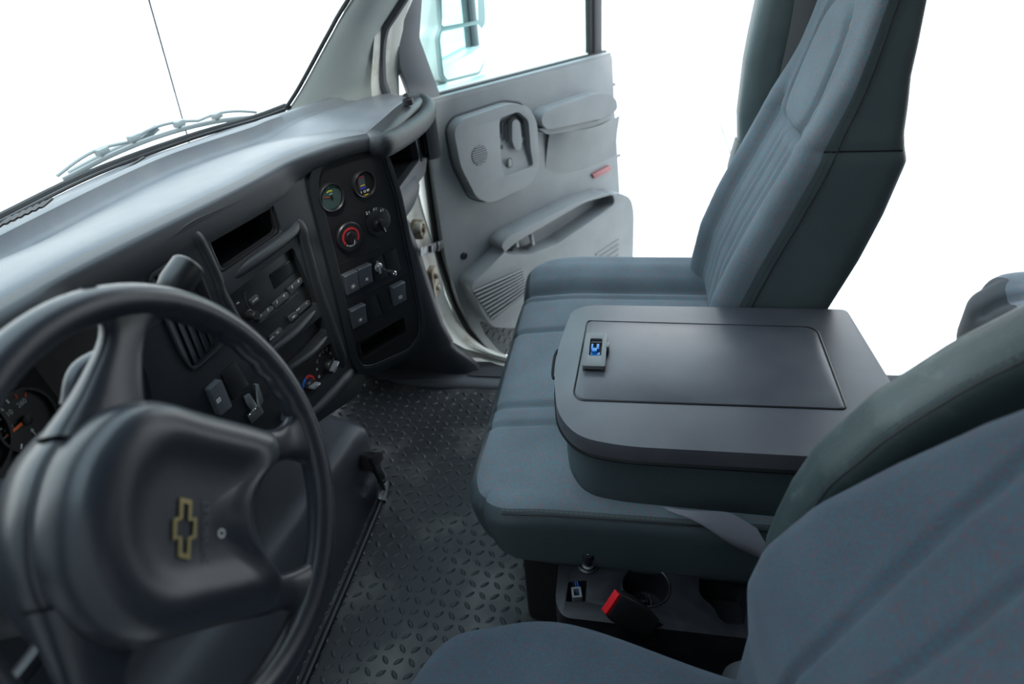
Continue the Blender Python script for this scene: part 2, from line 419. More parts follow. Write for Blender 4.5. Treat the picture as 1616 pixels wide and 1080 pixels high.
# section swept along Y
sec = [(1.705, -0.02), (1.705, 0.006), (1.715, 0.014), (1.735, 0.020), (1.80, 0.024), (1.835, 0.020), (1.845, 0.0), (1.845, -0.1)]
ys = [1.06, 0.95, 0.80, 0.72, 0.60, 0.50, 0.2, -0.4, -1.0, -1.6]
rows = []
for y in ys:
    k = sstep(0.45, 0.80, y)
    rows.append([W(x - 0.05*k*(1 if x > 1.72 else 0.4), y, z+0.02*k) for x, z in sec])
grid(mb, rows); mb.build('sill_body', M_SILL, sill, ang=60)
r0 = None
for i in range(9):
    x = 1.744+i*0.0095
    mb = MB(); box(mb, WORLD, x, -0.49, 0.0265, 0.005, 2.05, 0.007)
    mb.build('rib', M_SILL, sill, bevel=0.001, seg=1)

# ---------------------------------------------------------------- rubber floor mat with raised tread
fm = thing('floor_mat', 'black rubber floor mat with raised diamond tread, scuffed pale near the steering wheel', 'floor mat', (1.1, 0.2, 0))
mb = MB(); rows = []
def mat_z(x, y): return 0.004 + 0.05*sstep(0.62, 0.95, y)*sstep(1.1, 1.3, x) + 0.0*x
for i in range(41):
    x = 0.30+i*(1.70-0.30)/40
    rows.append([W(x, -0.75+j*1.75/44, mat_z(x, -0.75+j*1.75/44)) for j in range(45)])
grid(mb, rows); mb.build('mat_sheet', M_MAT, fm, ang=60)
lug = MB()
# leaf-shaped lug: pointed lozenge with domed top
n = 10; ring0 = []; ring1 = []
for k in range(n):
    a = 2*pi*k/n; x = 0.0128*cos(a); yv = 0.0062*sin(a)*(1-0.3*abs(cos(a)))
    ring0.append(V((x, yv, 0))); ring1.append(V((x*0.72, yv*0.5, 0.0036)))
lug.add(ring0+ring1+[V((0, 0, 0.0044))], [(k, (k+1) % n, n+(k+1) % n, n+k) for k in range(n)]+[(n+k, n+(k+1) % n, 2*n) for k in range(n)])
lug0 = None; stuffm = MB(); spots = []
pit = 0.030
for i in range(-30, 70):
    for j in range(-40, 60):
        x = 0.35+i*pit*1.0; y = -0.4+j*pit*1.0
        if (i+j) % 2: a = radians(40)
        else: a = radians(-50)
        if 0.36 < x < 1.69 and -0.6 < y < 0.93: spots.append((x, y, a+random.uniform(-.04, .04)))
def vis(x, y):
    c = V((x, y, 0))-CAM; q = V((cr.dot(c), cu.dot(c), cf.dot(c))); X = 808+FPX*q.x/q.z; Yp = 540-FPX*q.y/q.z
    return 480 < X < 900 and 560 < Yp < 1080 and (Yp > 560) , q.length
near = sorted([s for s in spots if vis(s[0], s[1])[0]], key=lambda s: vis(s[0], s[1])[1])
first = set(near[:290])
for x, y, a in spots:
    z = mat_z(x, y)
    if (x, y, a) in first:
        if lug0 is None:
            lug0 = lug.build('tread_lug', M_MAT, None, ang=50); lug0.parent = fm
            ORG[lug0.name] = V((0, 0, 0))
            # rebuild local coordinates around its own origin
            mn = V((0, 0, 0)); o = lug0
        else:
            o = lug0.copy(); COL.objects.link(o)
        o.location = V((x, y, z))-ORG[fm.name]; o.rotation_euler = (0, 0, a)
    else:
        R = Matrix.Rotation(a, 3, 'Z'); stuffm.add([R @ p + V((x, y, z)) for p in lug.v], lug.f)
stuffm.build('tread_pattern', M_MAT, fm, kind='stuff', ang=50)

# ---------------------------------------------------------------- dark kick panel and white door jamb
mb = MB()
# kick panel swept: rows bottom->top, along y
rows = []
for z, y0 in [(0.78, .655), (0.72, 0.645), (0.647, 0.635), (0.507, 0.604), (0.42, .592), (0.356, 0.583), (0.27, .570), (0.192, 0.556), (0.165, 0.562), (0.13, 0.548), (0.10, 0.53), (0.05, 0.50), (0.02, .49), (-.03, .49)]:
    xo = interp([(.02, .105), (.05, .10), (.10, .075), (.165, .04), (.23, .01), (.3, 0)], z)
    rows.append([V((p.x+xo, p.y, p.z)) for p in [W(1.700, y0+.03, z), W(1.694, y0+.010, z), W(1.683, y0-.0, z), W(1.668, y0+.010, z), W(1.650, y0+0.045, z), W(1.642, y0+0.10, z), W(1.640, 0.98, z)]])
rows = [[a for a in r] for r in rows]
grid(mb, rows); tag(mb.build('trim_2', M_GREYD, ang=80), kind='structure')
jamb = thing('trim_3', None, None, (1.85, 0.58, 0)); jamb['kind'] = 'structure'; del jamb['label']
mb = MB(); rows = []
for z, y0 in [(1.35, 0.40), (1.2, 0.545), (1.12, 0.60), (1.0, 0.635), (0.93, 0.645), (0.8, 0.645), (0.6, 0.63), (0.45, 0.61), (0.3, 0.60), (0.2, 0.575), (0.12, 0.52), (0.08, 0.465), (0.05, 0.41), (0.035, 0.36)]:
    xo = interp([(.02, .125), (.05, .12), (.10, .09), (.165, .045), (.23, .01), (.3, 0)], z)
    rows.append([V((max(p.x, 1.69+xo+.002*k), p.y, p.z)) for k, p in enumerate([W(1.685, y0+0.03, z), W(1.72, y0+0.018, z), W(1.765, y0+0.022, z), W(1.785, y0+0.012, z), W(1.80, y0-.004, z), W(1.815, y0-.006, z), W(1.828, y0+0.01, z), W(1.835, y0+0.05, z), W(1.835, y0+0.18, z)])])
grid(mb, rows); mb.build('jamb_body', M_JAMB, jamb, ang=70)
# lower sweep of white body between jamb and sill
mb = MB(); rows = []
for y, z0 in [(0.62, 0.22), (0.58, 0.13), (0.52, 0.07), (0.44, 0.035), (0.36, 0.018), (0.2, 0.01), (-1.6, 0.01)]:
    rows.append([W(1.80, y, z0), W(1.835, y-.01, z0+0.004), W(1.87, y-.02, z0-0.01), W(1.90, y-.03, z0-0.05), W(1.91, y-.03, z0-0.2)])
grid(mb, rows); mb.build('rocker_panel', M_JAMB, jamb, ang=70)
# hinge boss, hinge plate and check strap on the jamb
fj = Fr(at(663, 362, y=.615), (1, 0, 0), (0, 0, 1))
mb = MB(); lathe(mb, fj, 0, 0, [(0.030, -0.02), (0.030, 0.004), (0.026, 0.010), (0.018, 0.010), (0.016, 0.004), (0.010, 0.004), (0.009, 0.016), (0.0, 0.016)], 24); mb.build('hinge_boss', M_RUST, jamb)
fj = Fr(at(684, 445, y=.600), (1, 0, 0), (0, 0, 1))
mb = MB(); plate(mb, fj, rrect(0, 0, 0.055, 0.095, .012), -.01, .008); lathe(mb, fj, 0, 0.02, [(0.009, 0), (0.009, 0.016), (0.006, 0.019)], 10); lathe(mb, fj, 0, -0.02, [(0.009, 0), (0.009, 0.016), (0.006, 0.019)], 10)
mb.build('hinge_plate', M_RUST, jamb, bevel=0.002)
mb = MB(); a = at(660, 397, y=.60); b = at(698, 384, y=.585)
fj = Fr((a+b)/2, b-a, (0, 0, 1)); L = (b-a).length
box(mb, fj, 0, 0, 0.01, L+0.02, 0.026, 0.004); box(mb, fj, -L*0.2, 0, 0.016, 0.012, 0.02, 0.01); box(mb, fj, L*0.12, 0, 0.014, 0.01, 0.03, 0.008)
mb.build('check_strap', M_DSTEEL, jamb, bevel=0.001)

# ---------------------------------------------------------------- A pillar trim, rubber seal, windshield
pil = thing('trim_4', None, None, (1.66, 0.8, 0.95)); pil['kind'] = 'structure'; del pil['label']
rows = []
# inner edge I(t) on the glass, outer edge O(t) at the door opening
I = catmull([(1.53, 0.955, 0.93), (1.585, 0.885, 0.945), (1.60, 0.83, 0.99), (1.60, 0.712, 1.119), (1.60, 0.64, 1.195), (1.59, 0.40, 1.42), (1.57, 0.22, 1.58), (1.55, 0.05, 1.70)], 8)
O = catmull([(1.74, 0.70, 0.90), (1.735, 0.655, 0.945), (1.728, 0.655, 1.00), (1.722, 0.63, 1.10), (1.718, 0.575, 1.165), (1.71, 0.37, 1.37), (1.69, 0.20, 1.54), (1.67, 0.05, 1.68)], 8)
for a, b in zip(I, O):
    r = []
    for k in range(13):
        t = k/12; p = a.lerp(b, t); bul = sin(pi*t)**0.8*0.032
        r.append(p+V((-0.75, -0.45, 0.0))*bul)
    r.append(b+V((0.03, 0.05, 0.02))); rows.append(r)
mb = MB(); grid(mb, rows); mb.build('pillar_cover', M_PILLAR, pil, ang=80)
mb = MB(); tube(mb, [p+V((0.004, -0.004, 0)) for p in O], 0.013, 10); mb.build('door_seal', M_GREYD, pil)
mb = MB(); tube(mb, [p+V((-0.004, 0.004, 0.004)) for p in I], 0.005, 8); mb.build('glass_edge', M_RUBBER, pil)

# windshield: base curve swept up the rake
WSB = catmull([(-0.02, 0.80, 0.955), (0.10, 0.93, 0.955), (0.30, 1.04, 0.955), (0.60, 1.095, 0.955), (0.92, 1.10, 0.955), (1.155, 1.09, 0.955), (1.385, 1.015, 0.955), (1.53, 0.93, 0.955), (1.60, 0.87, 0.965)], 6)
rows = []
for p in WSB:
    r = []
    for k in range(13):
        t = k/12*0.72
        tx = p.x+(0.87-p.x)*0.03*t
        r.append(V((tx, p.y-t*0.98*(1+0.10*(p.y-0.85)), p.z+t-0.0)))
    rows.append(r)
mb = MB(); grid(mb, rows); wsh = mb.build('windshield', M_WS, None, ang=80)
wsh['kind'] = 'structure'; wsh['label'] = 'clear raked windshield above the dashboard'
mb = MB(); tube(mb, [p+V((0, -0.004, 0.003)) for p in WSB], 0.007, 8); tag(mb.build('trim_5', M_RUBBER), kind='structure')
mb = MB(); tube(mb, [p+V((0, -0.017, 0.000)) for p in WSB], 0.004, 8); tag(mb.build('trim_6', M_BLK), kind='structure')

# B pillar trim
bp = thing('trim_7', None, None, (1.80, -0.36, 0)); bp['kind'] = 'structure'; del bp['label']
def bpost(z0, z1, n_, nm, off=0):
    mb = MB(); rows = []
    for i in range(n_+1):
        z = lerp(z0, z1, i/n_)
        fy = interp([(0, -.27), (.75, -.262), (0.80, -.266), (1.0, -.268), (1.15, -.284), (1.7, -.34)], z)
        e = 1 if 0 < i < n_ else 0.93
        c = V((1.81, fy-0.13, z)); hx = 0.055*e+off; hy = 0.13*e+off
        rows.append([c+V((-hx if s[0] < 0 else hx, 0, 0))*abs(s[0])+V((0, hy if s[1] > 0 else -hy, 0))*abs(s[1]) for s in [(1, .8), (.9, 1), (-.1, 1), (-.6, .93), (-.93, .75), (-1, .4), (-1, -.4), (-.93, -.75), (-.6, -1), (.9, -1), (1, -.8)]])
    grid(mb, rows, closed_v=True); b = len(rows[0]); mb.f.append(tuple(range(b))); mb.f.append(tuple((n_)*b+k for k in range(b))[::-1])
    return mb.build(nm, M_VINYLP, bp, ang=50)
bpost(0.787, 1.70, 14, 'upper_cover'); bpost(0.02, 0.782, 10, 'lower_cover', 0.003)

# engine hood and cowl seen through the glass
hood = thing('engine_hood', 'overexposed white truck hood beyond the windshield', 'hood', (0.88, 1.9, 0.6))
mb = MB(); rows = []
for i in range(15):
    x = 0.0+i*1.76/14; e = abs(x-0.88)/0.88
    rows.append([V((x, y, z-0.10*e**4-0.06*sstep(1.3, 2.6, y)*e*e)) for y, z in [(1.30, 0.86), (1.5, 0.865), (1.9, 0.84), (2.3, 0.78), (2.6, 0.68), (2.7, 0.55), (2.72, 0.2)]])
grid(mb, rows); mb.build('hood_skin', M_WHITE, hood, ang=60)
mb = MB()
for i in range(1):
    rows = [[V((p.x, p.y+0.01, 0.94)), V((p.x, p.y+0.03, 0.90)), V((p.x, max(p.y+0.1, 1.20), 0.87)), V((p.x, max(p.y+0.2, 1.31), 0.86))] for p in WSB[4:-2]]
    grid(mb, rows)
mb.build('cowl', M_WHITE, hood)
for i in range(10):
    x = 0.72+i*0.045; mb = MB(); box(mb, WORLD, x, 1.19, 0.903, 0.02, 0.05, 0.008); mb.build('cowl_slot', M_DSTEEL, hood, bevel=0.002)
# wiper
wp = thing('windshield_wiper', 'long wiper lying along the bottom of the windshield', 'wiper', at(250, 205, z=.98))
def glass_pt(px, py, off):
    r = ray(px, py); t = .5
    while t < 4:
        p = CAM+r*(t/r.length); yb = interp([(q.x, q.y) for q in WSB], p.x)
        if p.y > yb-(p.z-.955)*.98+off: return p
        t += .004
    return p
path = catmull([glass_pt(100, 284, .02), glass_pt(180, 243, .02), glass_pt(260, 212, .02), glass_pt(340, 192, .02), glass_pt(412, 184, .02)], 8)
mb = MB(); tube(mb, path, 0.0055, 8, flat=0.5); mb.build('blade', M_WIPER, wp)
mb = MB(); tube(mb, [p+V((0, 0.010, 0.008+0.010*abs(sin(i/len(path)*pi*3)))) for i, p in enumerate(path)], 0.0035, 8); mb.build('blade_frame', M_WIPER, wp)
q = path[len(path)//2]; mb = MB(); tube(mb, catmull([q+V((0, 0.012, 0.016)), glass_pt(225, 218, .045), glass_pt(165, 246, .05), glass_pt(110, 275, .05)], 6), 0.008, 8, flat=0.6); mb.build('wiper_arm', M_WIPER, wp)
for t in (0.22, 0.4, 0.62, 0.8):
    q = path[int(t*(len(path)-1))]; mb = MB(); box(mb, Fr(q+V((0, .008, .012)), (1, 0, 0), (0, 1, 0)), 0, 0, 0, 0.03, 0.016, 0.014); mb.build('clip', M_WIPER, wp, bevel=0.003)
# antenna
mb = MB(); a = V((1.70, 1.25, 0.80)); 
pa = at(290, 195, y=1.35); pb = at(235, 0, y=1.28)
tube(mb, [pa-(pb-pa)*0.35, pb+(pb-pa)*1.2], 0.0026, 8); an = mb.build('radio_antenna', M_BLK); tag(an, 'thin whip antenna rising beyond the windshield', 'antenna')
# ---------------------------------------------------------------- dashboard
dash = thing('dashboard', 'dark grey curved dashboard with radio, vents and a raised switch panel', 'dashboard', (0.8, 0.8, 0.45))
ST = [  # ridge x,y,z | windshield-side x,y | type
    (-0.12, 0.745, 1.000, -0.02, 0.80), (0.10, 0.742, 1.003, 0.12, 0.93), (0.30, 0.738, 1.004, 0.34, 1.035), (0.55, 0.724, 1.001, 0.62, 1.075), (0.70, 0.706, 0.998, 0.80, 1.083),
    (0.87, 0.672, 0.992, 1.0, 1.08), (1.00, 0.645, 0.988, 1.14, 1.07), (1.107, 0.626, 0.987, 1.25, 1.045), (1.20, 0.568, 0.990, 1.36, 1.00), (1.285, 0.513, 0.980, 1.43, 0.97),
    (1.34, 0.535, 0.968, 1.48, 0.945), (1.42, 0.530, 0.972, 1.53, 0.91), (1.52, 0.528, 0.975, 1.60, 0.86), (1.62, 0.530, 0.970, 1.67, 0.80), (1.70, 0.545, 0.960, 1.72, 0.74), (1.745, 0.59, 0.95, 1.755, 0.70)]
SR = catmull([s[:3] for s in ST], 7); SW = catmull([(s[3], s[4], 0.952) for s in ST], 7)
def bz(x): return interp([(-1, .45), (0.0, .93), (0.60, .93), (0.63, .46), (1.27, .46), (1.31, .90), (2, .90)], x)
rows = []
for R, Wp in zip(SR, SW):
    d = Wp-R; d.z = 0; L = d.length; d.normalize()
    back = V((0, -1, 0)).lerp(-d, 0.5).normalized()
    zr = R.z; r = []
    def T(t, z): return R + d*(L*t) + V((0, 0, z-zr))
    dip = 0.016*sstep(0.5, 0.8, R.x)*(1-sstep(1.30, 1.45, R.x))
    r += [T(1.0, 0.952), T(0.93, 0.958), T(0.86, 0.962), T(0.82, 0.966), T(0.80, 0.973), T(0.77, 0.977), T(0.735, 0.974), T(0.715, 0.962-dip*.6), T(0.68, 0.957-dip*.8), T(0.58, zr*0.5+0.48-dip*1.2), T(0.45, zr*0.7+0.29-dip*.9), T(0.32, zr-0.004-dip*.3)]
    r += [T(0.18, zr+0.001), T(0.10, zr+0.002), T(0.075, zr-0.001), T(0.065, zr-0.003), T(0.055, zr+0.001)]
    yf = lerp(.65-.187*(R.x-.91), .588-.664*(R.x-1.145), sstep(1.06, 1.17, R.x)) if .60 < R.x < 1.30 else R.y-.02
    rr = max(.008, R.y-yf+.002); bl = sstep(1.05, 1.16, R.x); rz = lerp(.036, .018, bl); sk = lerp(1, .5, bl); back = V((0, -1, 0))
    for k in range(7):
        a = pi/2*k/6; r.append(R + back*(rr*sin(a)) + V((0, 0, -rz+rz*cos(a))))
    zb = 0.90
    r += [R+back*(rr-0.001)+V((0, 0, -0.048*sk)), R+back*(rr-.004)+V((0, 0, -0.056*sk)), R+back*(-0.005)+V((0, 0, -0.06*sk)), R+back*(-0.035)+V((0, 0, -0.07*sk))]
    rows.append(r)
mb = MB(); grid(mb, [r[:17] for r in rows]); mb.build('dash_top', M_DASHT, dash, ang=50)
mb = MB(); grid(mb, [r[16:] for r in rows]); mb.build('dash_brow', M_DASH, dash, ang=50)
# defroster slots
for i in range(7):
    p = at(8+i*11, 352-i*5, z=0.966); mb = MB(); fr = Fr(p, (0.95, 0.3, 0), (-0.3, 0.95, 0)); plate(mb, fr, rrect(0, 0, 0.045, 0.006, 0.002), 0, 0.003); mb.build('defroster_slot', M_VBLK, dash)
mb = MB(); fr = Fr(at(195, 270, z=0.966), (0.99, 0.1, 0), (-0.1, 0.99, 0)); plate(mb, fr, rrect(0, 0, 0.16, 0.006, 0.003), 0, 0.003); mb.build('defroster_slot', M_VBLK, dash)

aB = radians(10.6); aC = radians(33.6)
FB = Fr(at(409, 508, y=.65), (cos(aB), -sin(aB), 0), (0, 0, 1))
FC = Fr(at(530, 420, y=.60), (cos(aC), -sin(aC), 0), (0, 0, 1))
# ---- centre fascia plate
pocket = rpoly(FB.pts([(327, 380), (430, 318), (446, 366), (350, 434)]), 0.012)
radio_h = rpoly(FB.pts([(352, 474), (462, 390), (501, 480), (395, 572)]), 0.008)
slot = rpoly(FB.pts([(425, 572), (507, 499), (516, 522), (455, 585)]), 0.006)
clim = rpoly(FB.pts([(433, 612), (522, 540), (537, 576), (455, 668)]), 0.012)
ventD = rpoly(FB.pts([(227, 437), (288, 396), (312, 420), (358, 540), (305, 592), (280, 560)]), 0.02)
outer = rpoly(FB.pts([(150, 475), (300, 350), (455, 282), (500, 268)])+[(0.255, 0.215), (0.262, -0.30), (0.22, -0.335)]+FB.pts([(500, 668), (455, 715), (330, 720), (245, 660), (236, 600), (200, 520)]), [0.02, .02, .01, .01, .01, .02, .03, .03, .03, .03, .06, .06, .02])
mb = MB(); plate(mb, FB, outer, -0.05, 0.0, [pocket, radio_h, slot, clim, ventD])
fas = mb.build('center_fascia', M_DASH, dash, bevel=0.0085, seg=4, ang=60)
# raised rails framing the stack
def rail(pts, r=0.009, c=0.002, fr=FB, nm='fascia_rail', m=M_DASH):
    mb = MB(); n_ = len(pts)-1
    tube(mb, catmull([fr.p(*fr.px(*p, c), c-r*.55-(r*1.7 if i == 0 else r*1.0 if i == n_ else 0)) for i, p in enumerate(pts)], 6), lambda t: r*(.6+.4*sstep(0, .15, t)*(1-sstep(.88, 1, t))), 14, flat=1.25); return mb.build(nm, m, dash)
rail([(304, 362), (311, 372), (324, 392), (346, 440), (352, 462), (372, 500), (400, 560), (440, 625)], 0.010, 0.0)
rail([(470, 340), (477, 358), (486, 390), (503, 452), (520, 500), (540, 560), (548, 590)], 0.013, 0.003)
rail([(352, 458), (410, 408), (462, 368), (473, 352)], 0.011, 0.004)
rail([(410, 575), (460, 532), (505, 488)], 0.008, 0.004)
rail([(450, 596), (490, 560), (522, 530)], 0.008, 0.004)
rail([(440, 700), (500, 648), (545, 598), (560, 585)], 0.016, 0.000)
# pocket interior
def recess(fr, poly, depth, nm, m, par, back_m=None):
    mb = MB(); N = len(poly)
    sc = 0.94; cx = sum(p[0] for p in poly)/N; cy = sum(p[1] for p in poly)/N
    o1 = [fr.p(a, b, -0.004) for a, b in poly]; o2 = [fr.p(cx+(a-cx)*sc, cy+(b-cy)*sc, -depth) for a, b in poly]
    mb.add(o1+o2, [(i, (i+1) % N, N+(i+1) % N, N+i) for i in range(N)]+[tuple(range(N, 2*N))])
    return mb.build(nm, m, par, ang=60)
def grow(poly, k):
    cx = sum(p[0] for p in poly)/len(poly); cy = sum(p[1] for p in poly)/len(poly)
    out = []
    for a, b in poly:
        d = V((a-cx, b-cy)); out.append((a+d.x/d.length*k, b+d.y/d.length*k))
    return out
pk = recess(FB, grow(pocket, 0.002), 0.11, 'storage_pocket', M_VBLK, dash)
mb = MB(); plate(mb, FB, grow(pocket, -0.002), -0.012, -0.004, [grow(pocket, -0.008)]); mb.build('pocket_rim', M_BLK, dash, bevel=0.002)
# ---- radio
rad = MB(); plate(rad, FB, grow(radio_h, 0.004), -0.03, -0.010); radio = rad.build('radio', M_PANEL, dash, bevel=0.002)
def btn(fr, P, c0, c1, nm, m, par, r=0.003, bev=0.0012):
    mb = MB(); plate(mb, fr, rpoly(P, r), c0, c1); return mb.build(nm, m, par, bevel=bev)
c = -0.010
disp = btn(FB, FB.pts([(425, 434), (463, 405), (469, 426), (433, 457)], c), c-0.002, c+0.001, 'display', M_LCD, radio, 0.004, 0.0005)
mb = MB(); tr = catmull([FB.p(*FB.px(x, y, c), c+0.0005) for x, y in [(388, 461), (385, 464), (390, 480), (396, 490)]], 4); tube(mb, tr, 0.0009, 6)
tube(mb, [FB.p(*FB.px(x, y, c), c+0.0005) for x, y in [(404, 508), (410, 509), (440, 487), (470, 461)]], 0.0016, 6); mb.build('face_ridge', M_KEYBTN, radio)
for quad, lab, sz in [([(391, 474), (403, 464), (406, 473), (395, 482)], 'AM FM', .0045), ([(405, 502), (427, 482), (429, 488), (408, 508)], None, 0), ([(428, 479), (450, 460), (453, 468), (432, 487)], None, 0), ([(452, 456), (473, 437), (475, 445), (456, 464)], None, 0),
                  ([(453, 500), (465, 491), (467, 499), (456, 508)], 'SEEK', .0045), ([(466, 490), (485, 473), (487, 480), (469, 496)], None, 0), ([(424, 531), (441, 516), (443, 523), (427, 540)], None, 0)]:
    q = FB.pts(quad, c); b_ = btn(FB, q, c-0.002, c+0.005, 'button', M_KEYBTN, radio, 0.003)
    if lab:
        cx = sum(p[0] for p in q)/4; cy = sum(p[1] for p in q)/4; text('button_print', lab, FB, cx, cy, c+0.0052, sz, M_GTXT, radio)
for s, x, y in [('1', 412, 498), ('2', 423, 489), ('3', 437, 477), ('4', 448, 467), ('5', 461, 453), ('6', 471, 444), ('TUNE', 470, 489), ('^', 484, 480), ('RCL', 438, 525), ('VOL', 379, 479), ('PWR', 371, 484), ('AUTO', 429, 534)]:
    a, b = FB.px(x, y, c+.005); text('button_print', s, FB, a, b, c+0.0052 if s not in ('VOL', 'PWR') else c+0.0003, 0.0085 if len(s) == 1 else 0.0042, M_GTXT, radio)
a, b = FB.px(392, 497, c); mb = MB(); lathe(mb, FB, a, b, [(0.010, c-.002), (0.010, c+.003), (0.0085, c+.004), (0.008, c+.016), (0.007, c+.018), (0.0, c+.0185)], 24); mb.build('volume_knob', M_BLK, radio)
# blank filler in the slot
mb = MB(); plate(mb, FB, grow(slot, .003), -0.028, -0.016); mb.build('slot_filler', M_BLK, dash)
# ---- climate control
mb = MB(); plate(mb, FB, grow(clim, .003), -0.03, -0.012); cl = mb.build('climate_panel', M_PANEL, dash)
c = -0.012
def knob(fr, a, b, c, r, par, ang, ringm=None, nm='knob', m=M_BLK, h=0.014, bar=M_BUTTON, ring=None, base=None):
    if base:
        mb = MB(); lathe(mb, fr, a, b, [(base, c-.001), (base, c+.004), (base-.002, c+.0065), (r*1.25, c+.0065), (r*1.25, c+.003), (0, c+.003)], 36); mb.build('knob_bezel', m, par)
    mb = MB(); lathe(mb, fr, a, b, [(r*1.08, c), (r, c+h*.6), (r*.9, c+h*.75), (0, c+h*.75)], 32)
    k = mb.build(nm, m, par)
    mb = MB(); f = fr.sub(a, b, c, ang); P = rpoly([(-r*.98, -r*.28), (r*.98, -r*.28), (r*.98, r*.28), (-r*.98, r*.28)], r*.25); plate(mb, f, P, h*.5, h*1.5); mb.build('knob_grip', bar, k, bevel=r*.12)
    mb = MB(); box(mb, f, r*.55, 0, h*1.5, r*.75, r*.09, .0008); mb.build('pointer', M_WTXT, k)
    if ringm:
        for (a0, a1, mm) in ringm:
            mb = MB(); plate(mb, fr, [(a+x, b+y) for x, y in arcband(0, 0, ring[0], ring[1], a0, a1)], c+ring[2]-.001, c+ring[2]+.0006); mb.build('dial_ring', mm, par, smooth=False)
    return k
a, b = FB.px(518, 577, c); knob(FB, a, b, c, 0.0135, cl, radians(25), bar=M_GREY2)
for i, s in enumerate(['o', 'w', '-', 'x', 'j', 'z', 'u', 'm', '*']):
    pass
def icon(fr, a, b, c, k, m, par, rot=0, s=.004):
    """small print symbols: 0 circle, 1 seat+arrow, 2 fan, 3 bars"""
    mb = MB(); f = fr.sub(a, b, c, rot)
    if k == 0: plate(mb, f, circ(0, 0, s, 14), 0, .0004, [circ(0, 0, s*.65, 14)])
    elif k == 1:
        plate(mb, f, arcband(-s*.3, -s*.2, s*.35, s*.6, pi*.9, pi*2, 8), 0, .0004); box(mb, f, -s*.8, s*.5, .0002, s*.3, s*1.3, .0004); plate(mb, f, [(s*.3, s*.4), (s*1.2, s*.9), (s*.3, s*1.3)], 0, .0004)
    elif k == 2:
        for j in range(4):
            f2 = f.sub(0, 0, 0, j*pi/2+.4); plate(mb, f2, circ(s*.55, s*.15, s*.42, 10, s*.25), 0, .0004)
    elif k == 3:
        plate(mb, f, rrect(0, 0, s*2.2, s*1.8, s*.2), 0, .0004, [rrect(0, 0, s*1.8, s*1.4, s*.1)])
        for j in (-1, 0, 1): box(mb, f, j*s*.5, 0, .0002, s*.15, s*1.0, .0004)
    elif k == 4:  # lamp rays
        plate(mb, f, circ(0, 0, s*.55, 12), 0, .0004)
        for j in range(7): f2 = f.sub(0, 0, 0, j*pi*2/7); box(mb, f2, s*1.1, 0, .0002, s*.5, s*.18, .0004)
    elif k == 5:  # arrow up
        box(mb, f, 0, -s*.2, .0002, s*.3, s*1.4, .0004); plate(mb, f, [(-s*.5, s*.3), (s*.5, s*.3), (0, s*1.1)], 0, .0004)
    return mb.build('print_symbol', m, par, smooth=False)
for i, (x, y, k) in enumerate([(503.5, 594.5, 0), (500, 583, 2), (501, 571, 1), (505, 561, 1), (510, 555, 1), (516, 552, 1), (522, 557, 1), (527, 566, 0)]):
    a2, b2 = FB.px(x, y, c); icon(FB, a2, b2, c+.0002, k, M_GTXT, cl, 0, .0032)
a, b = FB.px(487, 607, c); knob(FB, a, b, c, 0.0125, cl, radians(-10), ringm=[(radians(-20), radians(100), M_RED), (radians(100), radians(165), M_BLUER)], ring=(.0155, .0205, .001), bar=M_GREY2)
a, b = FB.px(437, 653, c); knob(FB, a, b, c, 0.0125, cl, radians(60))
for x, y in [(437, 636), (446, 640), (450, 650), (432, 643), (443, 660)]:
    a2, b2 = FB.px(x, y, c); icon(FB, a2, b2, c+.0002, 2 if x < 435 else 0, M_GTXT, cl, .3, .0025)
# ---- tall vent with horizontal louvres
def vent(fr, poly, par, name, n=5, vert=2, depth=.03, m=M_BLK, ang=.5, c=-.004, swap=False):
    us = [p[0] for p in poly]; vs_ = [p[1] for p in poly]; u0, u1, v0, v1 = min(us), max(us), min(vs_), max(vs_)
    bk = MB(); plate(bk, fr, grow(poly, .004), -.06, -.052); vo = bk.build(name, M_VBLK, par)
    def clip_u(v):
        xs = []
        for i in range(len(poly)):
            (a, b), (c_, d) = poly[i-1], poly[i]
            if (b-v)*(d-v) < 0: xs.append(a+(c_-a)*(v-b)/(d-b))
        return (min(xs), max(xs)) if len(xs) > 1 else None
    def clip_v(u):
        xs = []
        for i in range(len(poly)):
            (b, a), (d, c_) = poly[i-1], poly[i]
            if (b-u)*(d-u) < 0: xs.append(a+(c_-a)*(u-b)/(d-b))
        return (min(xs), max(xs)) if len(xs) > 1 else None
    for i in range(n):
        if not swap:
            v = lerp(v0, v1, (i+.7)/(n+.4)); cl_ = clip_u(v)
            if cl_:
                mb = MB(); f = Fr(fr.p((cl_[0]+cl_[1])/2, v, c-.014), fr.u, fr.v*cos(ang)+fr.n*sin(ang)); box(mb, f, 0, 0, 0, cl_[1]-cl_[0], .018, .0025); mb.build('slat', m, vo, bevel=.0008, seg=1)
        else:
            u = lerp(u0, u1, (i+.7)/(n+.4)); cl_ = clip_v(u)
            if cl_:
                mb = MB(); f = Fr(fr.p(u, (cl_[0]+cl_[1])/2, c-.014), fr.v, fr.u*cos(ang)+fr.n*sin(ang)); box(mb, f, 0, 0, 0, cl_[1]-cl_[0], .016, .0025); mb.build('slat', m, vo, bevel=.0008, seg=1)
    return vo
vd = vent(FB, ventD, dash, 'air_vent', 6, ang=-.35, swap=True, m=M_GREYD)
for u in (0.35, 0.68):
    vs_ = [p[1] for p in ventD]; v = lerp(min(vs_), max(vs_), u)
    xs = [p[0] for p in ventD]; mb = MB(); box(mb, FB, (min(xs)+max(xs))/2, v, -.03, (max(xs)-min(xs))*.8, .003, .012); mb.build('vane', M_BLK, vd)
mb = MB(); plate(mb, FB, grow(ventD, -.001), -.004, .004, [grow(ventD, -.007)]); mb.build('vent_rim', M_DASH, dash, bevel=.002)
